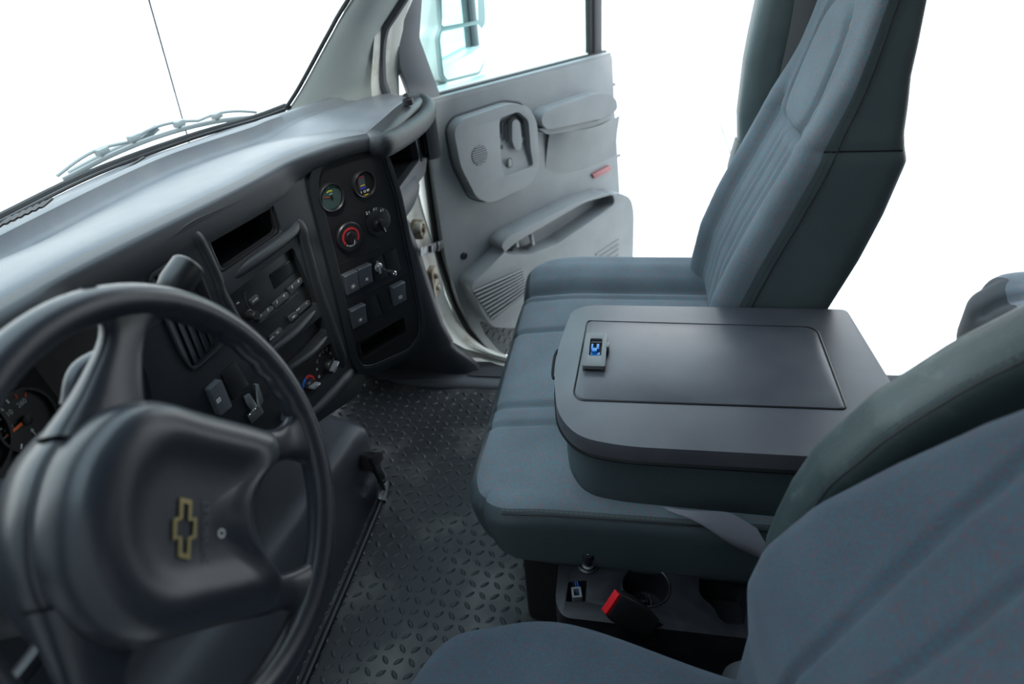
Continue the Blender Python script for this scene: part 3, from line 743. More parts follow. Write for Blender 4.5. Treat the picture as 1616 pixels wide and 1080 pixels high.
# lower left switch zone
sw = btn(FB, FB.pts([(322, 614), (340, 597), (358, 640), (340, 655)], 0), 0, .012, 'rocker_switch', M_BUTTON, dash, .004, .003)
a, b = FB.px(345, 632, .012); icon(FB, a, b, .0122, 3, M_WTXT, sw, 0, .004)
btn(FB, FB.pts([(348, 591), (370, 570), (392, 607), (367, 632)], 0), 0, .002, 'blank_cover', M_PANEL, dash, .003, .0008)
sb = btn(FB, FB.pts([(386, 655), (405, 636), (412, 650), (393, 668)], 0), .004, .007, 'steel_bracket', M_STEEL, dash, .002, .0006)
mb = MB(); plate(mb, FB, rpoly(FB.pts([(380, 625), (389, 620), (402, 640), (394, 650), (386, 640)]), .002), .004, .0065); plate(mb, FB, rpoly(FB.pts([(395, 606), (399, 604), (408, 632), (401, 642), (399, 632)]), .002), .004, .012); mb.build('bracket_tab', M_STEEL, sb, bevel=.0005)
for x, y in [(393, 656), (402, 647)]:
    a, b = FB.px(x, y, .007); mb = MB(); lathe(mb, FB, a, b, [(.0032, .006), (.0032, .0085), (.002, .0095), (0, .0095)], 12); mb.build('screw', M_CHROME, sb)

# ---- right switch panel
pC = rpoly(FC.pts([(500, 290), (503, 268), (520, 250), (560, 234), (590, 232), (604, 244), (625, 310), (650, 430), (663, 500), (662, 530), (645, 553), (590, 578), (572, 580), (562, 565), (535, 440)]), .012)
hood_poly = FC.pts([(486, 300), (490, 262), (510, 240), (550, 226), (590, 224), (610, 240), (632, 306), (657, 430), (669, 505), (667, 536), (648, 560), (592, 590), (568, 592), (552, 570), (525, 450)], 0)
hp = rpoly(hood_poly, .02)
mb = MB(); plate(mb, FC, hp, -.045, .0055, [grow(pC, .0)]); mb.build('switch_panel_bezel', M_DASH, dash, bevel=.005, seg=4, ang=60)
tp = rpoly(FC.pts([(566, 540), (637, 499), (640, 525), (572, 568)]), .006)
mb = MB(); plate(mb, FC, grow(pC, .004), -.02, -.001, [tp]); spn = mb.build('switch_panel', M_PANEL, dash)
mb = MB(); tube(mb, [FC.p(a, b, .001) for a, b in grow(pC, -.0035)], .0011, 6, closed=True); mb.build('panel_edge', M_KEYBTN, spn)
c = 0.0
# gauges
def gauge(x, y, r, face, nm):
    a, b = FC.px(x, y, 0); mb = MB(); lathe(mb, FC, a, b, [(r, -.002), (r, .006), (r*.94, .0085), (r*.86, .0065), (r*.84, .001), (0, .001)], 44); gz = mb.build(nm, M_BLK, spn)
    mb = MB(); lathe(mb, FC, a, b, [(r*.84, .0005), (r*.84, .0018), (0, .0018)], 40); mb.build('gauge_face', face, gz)
    return gz, a, b
gg, a, b = gauge(521, 311, .029, M_GAUGE, 'gauge')
for k in range(9):
    t = radians(200-k*27.5); mb = MB(); f = FC.sub(a, b, .0018, t); box(mb, f, .0205, 0, .0003, .003, .0006, .0004); mb.build('tick', M_DTXT if k not in (4,) else M_YEL, gg)
f = FC.sub(a, b, .003, radians(165)); mb = MB(); plate(mb, f, [(-.003, -.0009), (.019, -.0004), (.019, .0004), (-.003, .0009)], 0, .0008); mb.build('needle', M_REDN, gg)
mb = MB(); lathe(mb, FC, a, b, [(.003, .002), (.003, .005), (0, .005)], 14); mb.build('needle_hub', M_BLK, gg)
mb = MB(); plate(mb, FC, arcband(a, b, .011, .014, radians(60), radians(120)), .0018, .0022); mb.build('gauge_marking', M_YEL, gg, smooth=False)
text('gauge_print', 'AIR', FC, a+.002, b+.006, .0019, .005, M_GTXT, gg)
mb = MB(); lathe(mb, FC, a, b, [(.0245, .0055), (.015, .0068), (0, .0072)], 32); mb.build('gauge_lens', glass('gauge_glass', (.86, .93, .92)), gg)
g2, a, b = gauge(573, 290, .028, M_VBLK, 'gauge')
mb = MB(); plate(mb, FC, rrect(a-.004, b+.004, .016, .028, .001), .0018, .0026); mb.build('gauge_window', M_GREYD, g2, smooth=False)
mb = MB(); box(mb, FC, a-.004, b+.0165, .003, .012, .0025, .0006); mb.build('gauge_marking', M_RED, g2)
mb = MB(); box(mb, FC, a-.004, b-.002, .003, .010, .0015, .0006); mb.build('gauge_marking', M_YEL, g2)
mb = MB(); box(mb, FC, a-.004, b-.0075, .003, .013, .0045, .0006); mb.build('gauge_marking', mat('gauge_blue', (.02, .04, .35), .4), g2)
mb = MB(); box(mb, FC, a+.0005, b-.0235, .0035, .011, .0028, .0008); mb.build('gauge_marking', M_YEL, g2)
for i, k in enumerate([5, 0, 3]): icon(FC, a-.010+i*.0085, b-.0155, .0022, k, M_WTXT, g2, 0, .0026)
# rotary knobs
a, b = FC.px(548, 372, 0); knob(FC, a, b, .006, .0125, spn, radians(-110), base=.031, m=M_BLK, bar=M_BLK)
mb = MB(); plate(mb, FC, [(a+x, b+y) for x, y in arcband(0, 0, .0165, .0205, radians(-40), radians(215), 30)], .012, .0134); mb.build('dial_ring', M_RED, spn, smooth=False)
mb = MB(); lathe(mb, FC, a, b, [(.0235, .004), (.0225, .0115), (.014, .0122), (0, .0122)], 36); mb.build('dial_cup', M_BLK, spn)
for i, ch in enumerate('o-tebaste'):
    t = radians(230+i*9.5); text('dial_print', ch, FC, a+.0185*cos(t), b+.0185*sin(t), .0124, .0062, M_WTXT, spn, rot=t+pi/2)
a, b = FC.px(597, 350, 0); mb = MB(); lathe(mb, FC, a, b, [(.031, -.001), (.031, .0018), (.0295, .0026), (0, .0026)], 44); mb.build('dial_plate', M_BLK, spn)
a2, b2 = FC.px(597, 355, .003); knob(FC, a2, b2, .0026, .0135, spn, radians(-75), m=M_BLK, bar=M_BLK, h=.013)
for s, x, y in [('2', 579, 337), ('4', 590, 331), ('4', 601, 333)]:
    a3, b3 = FC.px(x, y, .003); text('dial_print', s, FC, a3, b3, .0028, .0088, M_WTXT, spn, rot=0); icon(FC, a3+.006, b3-.0002, .0028, 5, M_WTXT, spn, 0, .0032)
# seams
for A, B in [((530, 421), (627, 376)), ((546, 480), (640, 431)), ((560, 522), (650, 476))]:
    p, q = FC.px(*A), FC.px(*B); mb = MB(); tube(mb, [FC.p(p[0], p[1], -.0006), FC.p(q[0], q[1], -.0006)], .0009, 6); mb.build('panel_seam', M_VBLK, spn)
def rocker(q, ic, m=M_BUTTON, rot=0):
    P = FC.pts(q); cx = sum(p[0] for p in P)/4; cy = sum(p[1] for p in P)/4; w = (P[1][0]-P[0][0]+P[2][0]-P[3][0])/2; h = (P[0][1]-P[3][1]+P[1][1]-P[2][1])/2
    mb = MB(); f = FC.sub(cx, cy, 0); prof = [(-.5, .003), (-.46, .006), (-.1, .0075), (.3, .0115), (.46, .0135), (.5, .010)]
    rows = [[f.p(-w/2, t*h, -.001)]+[f.p(u*w/2, t*h, c_) for u in (-1, -.9, .9, 1) for c_ in [(c__ - .0012 if abs(u) == 1 else c__)]]+[f.p(w/2, t*h, -.001)] for t, c__ in prof]
    rows = [[f.p(u*w/2, -.5*h, -.001) for u in (-1, -1, -.9, .9, 1, 1)]]+rows+[[f.p(u*w/2, .5*h, -.001) for u in (-1, -1, -.9, .9, 1, 1)]]
    grid(mb, rows); r = mb.build('rocker_switch', m, spn, bevel=.0009, ang=50)
    t = (-.15*h); icon(FC, cx, cy+t, .0092, ic, M_WTXT, r, 0, .0042); return r
rocker([(537, 434), (558, 425), (567, 455), (547, 467)], 4)
rocker([(559, 423), (580, 415), (588, 443), (568, 455)], 2)
rocker([(549, 488), (571, 478), (579, 508), (556, 519)], 4)
rocker([(614, 451), (634, 443), (640, 474), (620, 482)], 3)
for q in [[(583, 411), (601, 403), (612, 436), (592, 445)], [(605, 401), (624, 392), (633, 426), (614, 435)], [(573, 475), (592, 466), (604, 497), (582, 507)], [(595, 464), (612, 456), (620, 488), (605, 496)]]:
    btn(FC, FC.pts(q), -.001, .0012, 'blank_cover', M_PANEL, spn, .002, .0005)
# lower tray hole in the switch panel
tp = rpoly(FC.pts([(566, 540), (637, 499), (640, 525), (572, 568)]), .006)
mb = MB(); plate(mb, FC, grow(tp, .0035), -.001, .0022, [grow(tp, -.001)]); mb.build('tray_rim', M_PANEL, spn, bevel=.001)
recess(FC, grow(tp, .002), .05, 'tray', M_VBLK, spn)
# key switch
a, b = FC.px(597, 422, .001); mb = MB(); lathe(mb, FC, a, b, [(.0105, .001), (.0105, .003), (.0085, .0045), (.0065, .0045), (.006, .007), (0, .007)], 22); box(mb, FC, a-.001, b+.012, .002, .006, .007, .002); box(mb, FC, a+.001, b-.012, .002, .006, .007, .002)
mb.build('key_lock', M_STEEL, spn, bevel=.0005)
kf = Fr(FC.p(a, b, .007), FC.n*1.0+FC.u*0.35+V((0, 0, -.25)), (0, 0, 1))
key = MB(); box(key, kf, .012, 0, 0, .026, .006, .0016); plate(key, kf, rrect(.032, 0, .018, .013, .005), -.0012, .0012, [circ(.036, 0, .002, 10)])
tag(key.build('ignition_key', M_CHROME, None, bevel=.0004), 'small silver key sticking out of the switch panel lock', 'key')

# ---- cluster recess and gauge at far left
FL_ = Fr((0.30, 0.79, 0.86), (1, 0, 0), (0, 0.15, 1))
mb = MB(); plate(mb, FL_, rrect(-.03, -.03, .68, .30, .05), -.02, 0); clu = mb.build('instrument_cluster', M_VBLK, dash, bevel=.003)
def clg(x, y, r, num, ang):
    a, b = FL_.px(x, y, 0); mb = MB(); lathe(mb, FL_, a, b, [(r*1.08, -.002), (r*1.08, .010), (r, .010), (r, .002), (0, .002)], 44); gz = mb.build('gauge', M_BLK, clu)
    for k in range(9):
        t = radians(225-k*22); f = FL_.sub(a, b, .002, t); mb = MB(); box(mb, f, r*.85, 0, .0006, r*.16, r*.05, .0006); mb.build('tick', M_WTXT if k < 7 else M_REDN, gz)
    for t, s in num: text('gauge_print', s, FL_, a+r*.58*cos(radians(t)), b+r*.58*sin(radians(t)), .0024, r*.24, M_GTXT, gz)
    f = FL_.sub(a, b, .005, radians(ang)); mb = MB(); plate(mb, f, [(0, -r*.06), (r*.8, -r*.035), (r*.8, r*.035), (0, r*.06)], 0, .001); mb.build('needle', M_ORANGE, gz)
    mb = MB(); lathe(mb, FL_, a, b, [(r*.17, .003), (r*.17, .009), (r*.12, .010), (0, .010)], 18); mb.build('needle_hub', M_VBLK, gz)
    icon(FL_, a, b-r*.5, .0024, 5, M_GTXT, gz, 0, r*.14)
clg(36, 664, .040, [(170, '100'), (120, '210'), (60, '260')], 178)
clg(-60, 700, .052, [(170, '20'), (90, '40')], 140)
mb = MB(); tube(mb, catmull([FL_.p(*FL_.px(x, y, .05), .05) for x, y in [(-60, 560), (40, 500), (150, 470), (235, 520), (262, 600), (240, 700), (150, 790), (-60, 860)]], 8), .020, 10); mb.build('cluster_hood', M_BLK, dash)
# knee panel below the cluster
mb = MB(); rows = []
for i in range(13):
    x = -0.12+i*0.74/12
    rows.append([V((x, y, z)) for y, z in [(0.80, 0.74), (0.74, 0.735), (0.715, 0.72), (0.71, 0.68), (0.72, 0.60), (0.75, 0.50), (0.80, 0.42), (0.88, .40)]])
grid(mb, rows); mb.build('knee_panel', M_DASH, dash, ang=60)

# ---- passenger side: storage pocket, frame, end vent, grab handle
FP = Fr((1.40, 0.56, 0.85), (1, 0.0, 0), (0, 0.0, 1))
lc = lambda x, z: (x-1.40, z-.85)
hole = rpoly([lc(1.300, .90), lc(1.652, .895), lc(1.668, .80), lc(1.40, .792), lc(1.300, .785)], .014)
po = rpoly([lc(1.288, .935), lc(1.74, .935), lc(1.75, .80), lc(1.70, .752), lc(1.45, .744), lc(1.288, .74)], .012)
mb = MB(); plate(mb, FP, po, -.02, .0, [grow(hole, .001)]); mb.build('glove_fascia', M_GREYD, dash, bevel=.0075, seg=4, ang=60)
recess(FP, grow(hole, .006), .17, 'storage_pocket', M_VBLK, dash)
# lower passenger dash
mb = MB(); rows = []
for i in range(15):
    x = 1.24+i*0.50/14; k = sstep(1.58, 1.74, x)
    rows.append([V((x, y+.06*k, z+.01*k)) for y, z in [(0.575, 0.785), (0.552, 0.775), (0.545, 0.755), (0.55, 0.735), (0.57, 0.70), (0.62, 0.66), (0.70, 0.62), (0.90, 0.60)]])
grid(mb, rows); mb.build('glove_box', M_GREYD, dash, ang=70)
# end vent
FV = Fr((1.745, 0.545, 0.83), _n((0.80, 0.60, 0)), (0, 0, 1))
a, b = FV.px(684, 208, 0)
vp = rpoly([(a-.022, b-.062), (a+.022, b-.062), (a+.026, b+.055), (a-.020, b+.062)], .008)
mb = MB(); plate(mb, FV, grow(vp, .006), -.03, .004, [vp]); mb.build('vent_rim', M_GREYD, dash, bevel=.002)
v2 = vent(FV, vp, dash, 'air_vent', 5, ang=.2, swap=True, m=M_BLK)
mb = MB(); box(mb, FV, a+.004, b+.0, .002, .004, .018, .012); mb.build('vent_tab', M_BLK, v2, bevel=.001)
# grab handle
hp_ = catmull([at(592, 216, y=.60), at(590, 224, y=.535), at(604, 230, y=.498), at(640, 212, y=.49), at(668, 190, y=.49), at(676, 172, y=.50), at(664, 160, y=.53), at(640, 160, y=.56)], 10)
mb = MB(); tube(mb, hp_, lambda t: (.026-.006*t)*(.75+.25*sstep(0, .2, t)), 18, flat=.9); mb.build('grab_handle', mat('handle_skin', (0.022, 0.024, 0.027), 0.5, spec=.35, bump=.5, bscale=350, detail=5), dash, ang=80)
p = at(645, 166, y=.52); fs = Fr(p+V((0, 0, .012)), (1, 0, 0), (0, 1, 0)); mb = MB(); lathe(mb, fs, 0, 0, [(.013, -.01), (.013, .002), (.010, .003), (.009, -.002), (0, -.002)], 20); mb.build('screw_cap', M_BLK, dash)

# ---------------------------------------------------------------- engine cover
eng = thing('engine_cover', 'dark grey plastic engine cover bulging below the centre of the dash', 'engine cover', (0.9, 0.72, 0))
mb = MB(); rows = []
prof = []
EX = [(0.42, .40), (0.655, .346), (0.815, .300), (1.023, .245), (1.15, .235), (1.22, .20), (1.26, .13), (1.275, .06), (1.28, .0)]
# cross-section along x: rear face then rounded top
xs = [0.36+i*(1.20-0.36)/24 for i in range(25)]
def sect(x, k=1.0):
    yt = interp([(0.3, .77), (0.6, .735), (1.2, .662)], x); zt = .262
    return [(0.676, 0.0), (lerp(.676, yt, .3), zt*.3), (lerp(.676, yt, .65), zt*.65), (lerp(.676, yt, .9), zt-.045), (yt+.004, zt-.02), (yt+.018, zt-.005), (yt+.045, zt+.004), (yt+.14, zt+.045), (yt+.30, zt+.12)]
for x in xs: rows.append([V((x, y, z)) for y, z in sect(x)])
xe = 1.20; base = sect(xe)
for k in range(1, 10):
    a = pi/2*k/9
    rows.append([V((xe+0.085*sin(a)*(1-.35*sstep(.1, .3, z)), lerp(y, y+.09*(1-cos(a)), 1), z*(1-0.30*(1-cos(a))*sstep(.05, .25, z)))) for y, z in base])
rows.append([V((p.x+.0, 1.05, p.z*.9)) for p in rows[-1]])
grid(mb, rows); mb.build('cover_shell', M_ENG, eng, ang=70)
mb = MB(); tube(mb, catmull([V((.36, .655, .012)), V((.8, .655, .010)), V((1.0, .655, .010)), V((1.2, .658, .012)), V((1.262, .68, .02)), V((1.295, .74, .05)), V((1.30, .80, .09))], 6), .009, 8); mb.build('cover_gasket', M_RUBBER, eng)
mb = MB(); tube(mb, catmull([V((.36, .648, .025)), V((.8, .648, .022)), V((1.0, .648, .022)), V((1.2, .652, .025)), V((1.27, .678, .035)), V((1.30, .74, .07))], 6), .0035, 8); mb.build('cover_flange', M_GREYD, eng)
# latch
FE = Fr((1.18, .655, .13), (1, 0, 0), (0, 0, 1))
def q(x, y, c=0): return FE.p(*FE.px(x, y, c), c)
mb = MB(); plate(mb, FE, rpoly(FE.pts([(574, 720), (580, 713), (591, 713), (593, 722), (588, 732), (592, 748), (576, 742)]), .004), -.01, .022); mb.build('latch_body', M_BLK, eng, bevel=.003)
mb = MB(); tube(mb, catmull([q(583, 722, .018), q(590, 740, .022), q(600, 760, .016), q(605, 772, .008)], 6), .008, 8, flat=.5); mb.build('latch_strap', M_VBLK, eng)
mb = MB(); plate(mb, FE, rpoly(FE.pts([(600, 764), (607, 757), (609, 768), (603, 790), (595, 788)]), .003), -.004, .010); mb.build('latch_hook', M_CHROME, eng, bevel=.002)
FE2 = Fr((.72, .655, .21), (1, 0, 0), (0, 0, 1))
mb = MB(); plate(mb, FE2, rpoly(FE2.pts([(452, 955), (462, 942), (474, 945), (468, 962), (455, 964)]), .003), -.005, .012); mb.build('clip', M_VBLK, eng, bevel=.002)
# moulded marks on the cover
ft = Fr((0.9, 0.80, 0.38), (1, 0, -.28), (0.02, 0.69, 0.72))
# ---------------------------------------------------------------- seats
def seat_back(cx, w, name_front, root, fab, vin, mirror=1, full=True, w_head=0.30):
    """leaning bucket backrest. local: q.x across, q.y depth (+ = front), q.z height"""
    z0, z1 = 0.44, 1.27
    front = [(0.3, -.17), (.45, -.185), (.5, -.19), (.6, -.205), (.7, -.238), (.8, -.28), (.9, -.322), (1.0, -.352), (1.1, -.378), (1.2, -.400), (1.35, -.430)]
    def depth(z): return interp([(.3, .17), (.6, .222), (.7, .222), (.8, .205), (.9, .180), (.95, .150), (1.05, .112), (1.2, .074), (1.35, .065)], z)
    def halfw(z): return interp([(.3, .5*w*.96), (.45, .5*w), (.66, .5*w), (.78, .5*w*.99), (.90, .5*w*.97), (1.0, .5*w*.93), (1.12, .5*w*.88), (1.25, .5*w*.84), (1.35, .5*w*.80)], z)
    def df(p, q):
        z = (z0+z1)/2+p.z
        sx = p.x/(w/2); d = depth(z); y = interp(front, z); hw = halfw(z)
        t = p.y/(0.11)  # -1..1
        yy = y - d*(1-t)/2
        # front relief
        if q.y > 0:
            f = q.y
            bol = sstep(.62, .80, abs(sx))*(1-sstep(.9, 1.06, z))
            rel = .022*bol - .012*(1-sstep(.55, .66, abs(sx)))*(1-sstep(.90, .93, z))
            rel -= .010*(groove(abs(sx), .64, .05))*(1-sstep(.92, .98, z))
            for c_ in (.13, .30): rel -= .006*groove(abs(sx), c_, .045)*(1-sstep(.86, .90, z))*sstep(.42, .5, z)
            # head inset
            hz = (z-1.03)/.13; hx = sx/.50; e = abs(hx)**3.0+abs(hz)**3.0
            rel -= .012*groove(e, 1.0, .38)*(1 if z > .85 else 0)
            rel += .006*(1 if e < 1 else 0)*(1-e)
            yy += rel*min(1, f*1.2)
        # waist seam between head and body on the sides
        s = groove(z, .925, .012)*.004
        return V((cx+(hw-s)*sx*(1 if True else 1), yy, z))
    n = (56, 10, 90)
    size = (w, .22, z1-z0)
    isf = lambda q: q.y > 0.55
    f = rbox(size, .035, n, df, keep=lambda q: isf(q)).build('front_fabric', fab, root, ang=75)
    v_ = rbox(size, .035, n, df, keep=lambda q: not isf(q)).build('side_vinyl', vin, root, ang=75)
    # stitching along the near seam
    mb = MB(); pts = []
    for i in range(20):
        z = lerp(.45, 1.25, i/19); q = V((-1, .5, (z-z0)/(z1-z0)*2-1)); p = V((-w/2, .5*.11, z-(z0+z1)/2)); pts.append(df(p, q)+V((-.0012, 0, 0)))
    stitch(mb, pts, .008, .005, .0006); mb.build('stitching', M_SEAM, root, kind='stuff')
    sm = [df(V((-w/2, tt*.11, .925-(z0+z1)/2)), V((-1, tt, 0)))+V((-.0008, 0, 0)) for tt in (.6, .3, 0, -.3, -.6, -.85)]
    mb = MB(); tube(mb, sm, .0018, 6); mb.build('waist_seam', M_RUBBER, root)
    mb = MB(); pts2 = [p+V((-.0006, -.011, 0)) for p in pts]; tube(mb, catmull(pts2, 3), .0012, 6); mb.build('seam', M_RUBBER, root)
    return df
ps = thing('passenger_seat', 'passenger seat backrest in blue grey fabric with dark vinyl sides, behind the console lid', 'seat', (1.50, -.3, .40))
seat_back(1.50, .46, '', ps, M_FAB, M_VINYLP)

# ---- bench cushion
bench = thing('bench_seat', 'wide two-person bench cushion in speckled blue grey fabric with vinyl edge', 'seat', (1.29, 0, .1))
bx0, bx1, by0, by1, bz0, bz1 = .80, 1.775, -.40, .30, .26, .445
gx = [at(850, 455, z=.44).x, at(846, 470, z=.44).x, at(836, 520, z=.44).x, at(795, 636, z=.44).x, at(788, 665, z=.44).x]
def bdf(p, q):
    x = (bx0+bx1)/2+p.x; y = (by0+by1)/2+p.y; z = (bz0+bz1)/2+p.z
    # rounded plan corners
    R = .10
    for (cx, sx) in ((bx0, 1), (bx1, -1)):
        dx = (x-cx)*sx
        if dx < R and y > by1-R:
            vx = R-dx; vy = y-(by1-R); m = max(vx, vy); l = sqrt(vx*vx+vy*vy)
            if l > 1e-6: x = cx+sx*(R-vx*m/l); y = by1-R+vy*m/l
    if q.z > 0:
        k = sstep(0, .8, q.z)
        z += .012*sstep(-.40, .10, y)*0 - .03*sstep(.12, .31, y)*k*0.5
        z += (.034*sstep(1.60, 1.70, x))*k
        inner = (1-sstep(.20, .29, y)*0.55)
        z -= .018*groove(x, 1.615, .035)*k
        for g_ in gx: z -= .009*groove(x, g_, .014)*k
        z += .006*k*max(0, sin((x-.86)/(gx[4]-.86)*pi)) if .86 < x < gx[4] else 0
        z += .006*k*sin((x-gx[3])/(gx[2]-gx[3])*pi) if gx[3] < x < gx[2] else 0
        z += .006*k*sin((x-gx[2])/(gx[1]-gx[2])*pi) if gx[2] < x < gx[1] else 0
    # front face leans under
    if q.y > 0 and z < .38: y -= (.38-z)*.25*sstep(0, 1, q.y)
    z += .02*sstep(-.1, .3, y)*sstep(0, .9, -q.z)
    return V((x, y, z))
size = (bx1-bx0, by1-by0, bz1-bz0); nb = (170, 70, 18)
keepf = lambda q: q.z > .62 and q.x > -.985 and q.y < .985
rbox(size, .045, nb, bdf, keep=keepf).build('fabric_top', M_FAB, bench, ang=75)
rbox(size, .045, nb, bdf, keep=lambda q: not keepf(q)).build('vinyl_side', M_VINYL, bench, ang=75)
mb = MB(); pts = []
for i in range(16):
    y = lerp(-.38, .22, i/15); q = V((-1, 0, .5)); pts.append(bdf(V((-size[0]/2+.012, y-(by0+by1)/2, size[2]/2-.013)), V((-.95, (y-by0)/(by1-by0)*2-1, .8)))+V((-.003, 0, .003)))
stitch(mb, pts, .009, .0055, .0008); mb.build('stitching', mat('tan_thread', (.13, .125, .10), .8), bench, kind='stuff')
mb = MB(); tube(mb, catmull([p+V((-.003, 0, -.006)) for p in pts], 3), .0016, 6); mb.build('seam', M_RUBBER, bench)
mb = MB(); box(mb, WORLD, 1.3, -.07, .15, .91, .54, .24); mb.build('seat_base', M_VBLK, bench, bevel=.02)

# ---- fold-down console with lid
con = thing('seat_console', 'fold-down centre console box with smooth black lid on the bench', 'console', (1.04, -.15, .44))
ZL = .60
L3 = lambda L, z=ZL: [(p.x, p.y) for p in (at(a, b, z=z) for a, b in L)]
lid = rpoly([(1.262, .09), (1.235, .122), (1.112, .137), (1.0, .137), (.885, .118), (.828, .078), (.812, 0.0), (.812, -.47), (1.262, -.445)], [.05, .05, .05, .08, .06, .06, .06, .03, .015])
lidf = Fr((0, 0, ZL), (1, 0, 0), (0, 1, 0))
ins = rpoly(L3([(928, 507), (1278, 517), (1291, 524), (1337, 647), (914, 632), (905, 622), (926, 512)]), .012)
mb = MB(); plate(mb, lidf, lid, -.032, 0); lo = mb.build('lid', M_LID, con, bevel=.012, seg=5, ang=60)
mb = MB(); plate(mb, lidf, grow(ins, .002), 0, .0012, [grow(ins, -.002)]); 
gz = grow(ins, -.001)
mb = MB(); tube(mb, [lidf.p(a, b, .0005) for a, b in ins], .0017, 6, closed=True); mb.build('lid_groove', M_BLK, lo)
mb = MB(); plate(mb, lidf, grow(ins, -.004), -.001, .0014); mb.build('lid_inset', M_LID, lo, bevel=.0012)
mb = MB(); tube(mb, [lidf.p(a, b, -.036) for a, b in grow(lid, -.004)], .006, 8, closed=True); mb.build('lid_gasket', M_VBLK, con)
body = [(x, y) for x, y in grow(lid, -.022)]
mb = MB(); N = len(body); rows = []
for z, k in [(.562, 0), (.55, .003), (.52, .004), (.47, .002), (.445, .0), (.432, -.01)]: rows.append([V((x, y, z)) for x, y in grow(body, k)])
grid(mb, rows, closed_v=True); mb.f.append(tuple(range(N))); mb.build('console_body', M_VINYL, con, ang=60)
# latch bezel
lf = Fr(at(940, 560, z=ZL), (1, 0, 0), (0, 1, 0))
LP = rpoly([(-.060, -.021), (.055, -.021), (.055, .022), (-.060, .022)], .004)
hole = rpoly([(-.026, -.012), (.034, -.012), (.034, .012), (-.026, .012)], .005)
mb = MB(); plate(mb, lf, LP, .008, .016, [hole]); 
box(mb, lf, 0, .020, .008, .11, .004, .014); box(mb, lf, 0, -.019, .006, .09, .004, .014); lt = mb.build('latch_bezel', M_LATCH, con, bevel=.0022, seg=3)
mb = MB(); plate(mb, lf, rrect(-.005, 0, .09, .036, .006), .0012, .0022); mb.build('latch_well', M_VBLK, lt)
mb = MB(); box(mb, lf, -.008, .002, .010, .012, .010, .016); box(mb, lf, .006, -.004, .010, .018, .005, .012); box(mb, lf, .006, .007, .010, .018, .004, .012); box(mb, lf, -.012, 0, .006, .010, .018, .010); mb.build('latch_mechanism', M_BLUE, lt, bevel=.0006)
mb = MB(); box(mb, lf, .012, -.023, .010, .018, .006, .014); mb.build('latch_tab', M_LATCH, lt, bevel=.001)
mb = MB(); tube(mb, catmull([at(880, 553, z=.58), at(875, 565, z=.58), at(872, 590, z=.58), at(874, 598, z=.58)], 4), .003, 6); mb.build('front_latch_lever', M_BLK, con)

# lap belt lying across the cushion side
lb = [((1045, 800), (1075, 812)), ((1085, 806), (1112, 832)), ((1120, 808), (1150, 858)), ((1155, 812), (1195, 880)), ((1195, 835), (1235, 900))]
mb = MB(); A = []; B = []
for i, (a, b) in enumerate(lb):
    xa = [.815, .800, .788, .778, .765][i]; A.append(at(*a, x=xa)); B.append(at(*b, x=[.80, .785, .775, .762, .75][i]))
A = catmull(A, 6); B = catmull(B, 6); rows = []
for a, b in zip(A, B):
    m1 = a.lerp(b, .33)+V((-.003, 0, 0)); m2 = a.lerp(b, .66)+V((-.003, 0, 0)); off = V((.0022, 0, -.001))
    rows.append([a, m1, m2, b, b+off, m2+off, m1+off, a+off])
grid(mb, rows, closed_v=True); tag(mb.build('lap_belt', M_BELT, ang=60), 'loose grey purple lap belt strap lying over the bench cushion edge', 'seat belt')

# shoulder belt by the pillar with its stop button
mb = MB(); A = catmull([at(1262, -60, x=1.728), at(1250, 30, x=1.728), at(1228, 130, x=1.728), at(1208, 200, x=1.728), at(1190, 260, x=1.728)], 5); B = catmull([at(1310, -60, x=1.715), at(1297, 15, x=1.715), at(1278, 80, x=1.715), at(1255, 165, x=1.715), at(1235, 240, x=1.715)], 5)
rows = [[a, a.lerp(b, .5)+V((-.002, 0, 0)), b, b+V((.002, 0, 0)), a+V((.002, 0, 0))] for a, b in zip(A, B)]
grid(mb, rows, closed_v=True); sbelt = mb.build('shoulder_belt', M_BELTD, ang=60); tag(sbelt, 'dark shoulder belt running down between the pillar and the passenger seat', 'seat belt')
p0 = at(1209, 168, x=1.725); p1 = at(1232, 164, x=1.715); mb = MB(); tube(mb, [p0, p0.lerp(p1, .5), p1], .0045, 8); mb.build('stop_button', M_CHROME, sbelt)

# ---- driver seat
ds = thing('driver_seat', 'driver seat in speckled blue grey fabric in the lower right corner', 'seat', (.32, -.1, .2))
def ddf(p, q):
    u, v = p.x/.255, p.y/.31; k = .62*sstep(-.1, .8, v)
    x = .325+.255*u*sqrt(max(0, 1-k*v*v/1.0*.55)); y = .31*v*sqrt(max(0, 1-k*u*u*.55)) if v > 0 else .31*v
    z = .40+p.z
    # side tapers toward the rear
    if q.z > 0: z += .010*cos(p.x/.255*pi/2) - .012*sstep(.2, .31, y)
    if x > .325: x -= .07*sstep(-.12, .22, -y)*((x-.325)/.255)
    return V((x, y, z))
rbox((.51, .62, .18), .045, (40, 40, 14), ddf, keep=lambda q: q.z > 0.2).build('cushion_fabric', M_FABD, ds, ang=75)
rbox((.51, .62, .18), .045, (40, 40, 14), ddf, keep=lambda q: q.z <= 0.2).build('cushion_vinyl', M_VINYL, ds, ang=75)
mb = MB(); box(mb, WORLD, .325, .0, .16, .40, .48, .30); mb.build('seat_pedestal', M_VBLK, ds, bevel=.02)
mb = MB(); tube(mb, catmull([V((.12, .33, .02)), V((.3, .37, .03)), V((.5, .35, .03)), V((.57, .28, .03)), V((.57, .1, .03))], 6), .014, 10); mb.build('seat_rail', M_BLK, ds)
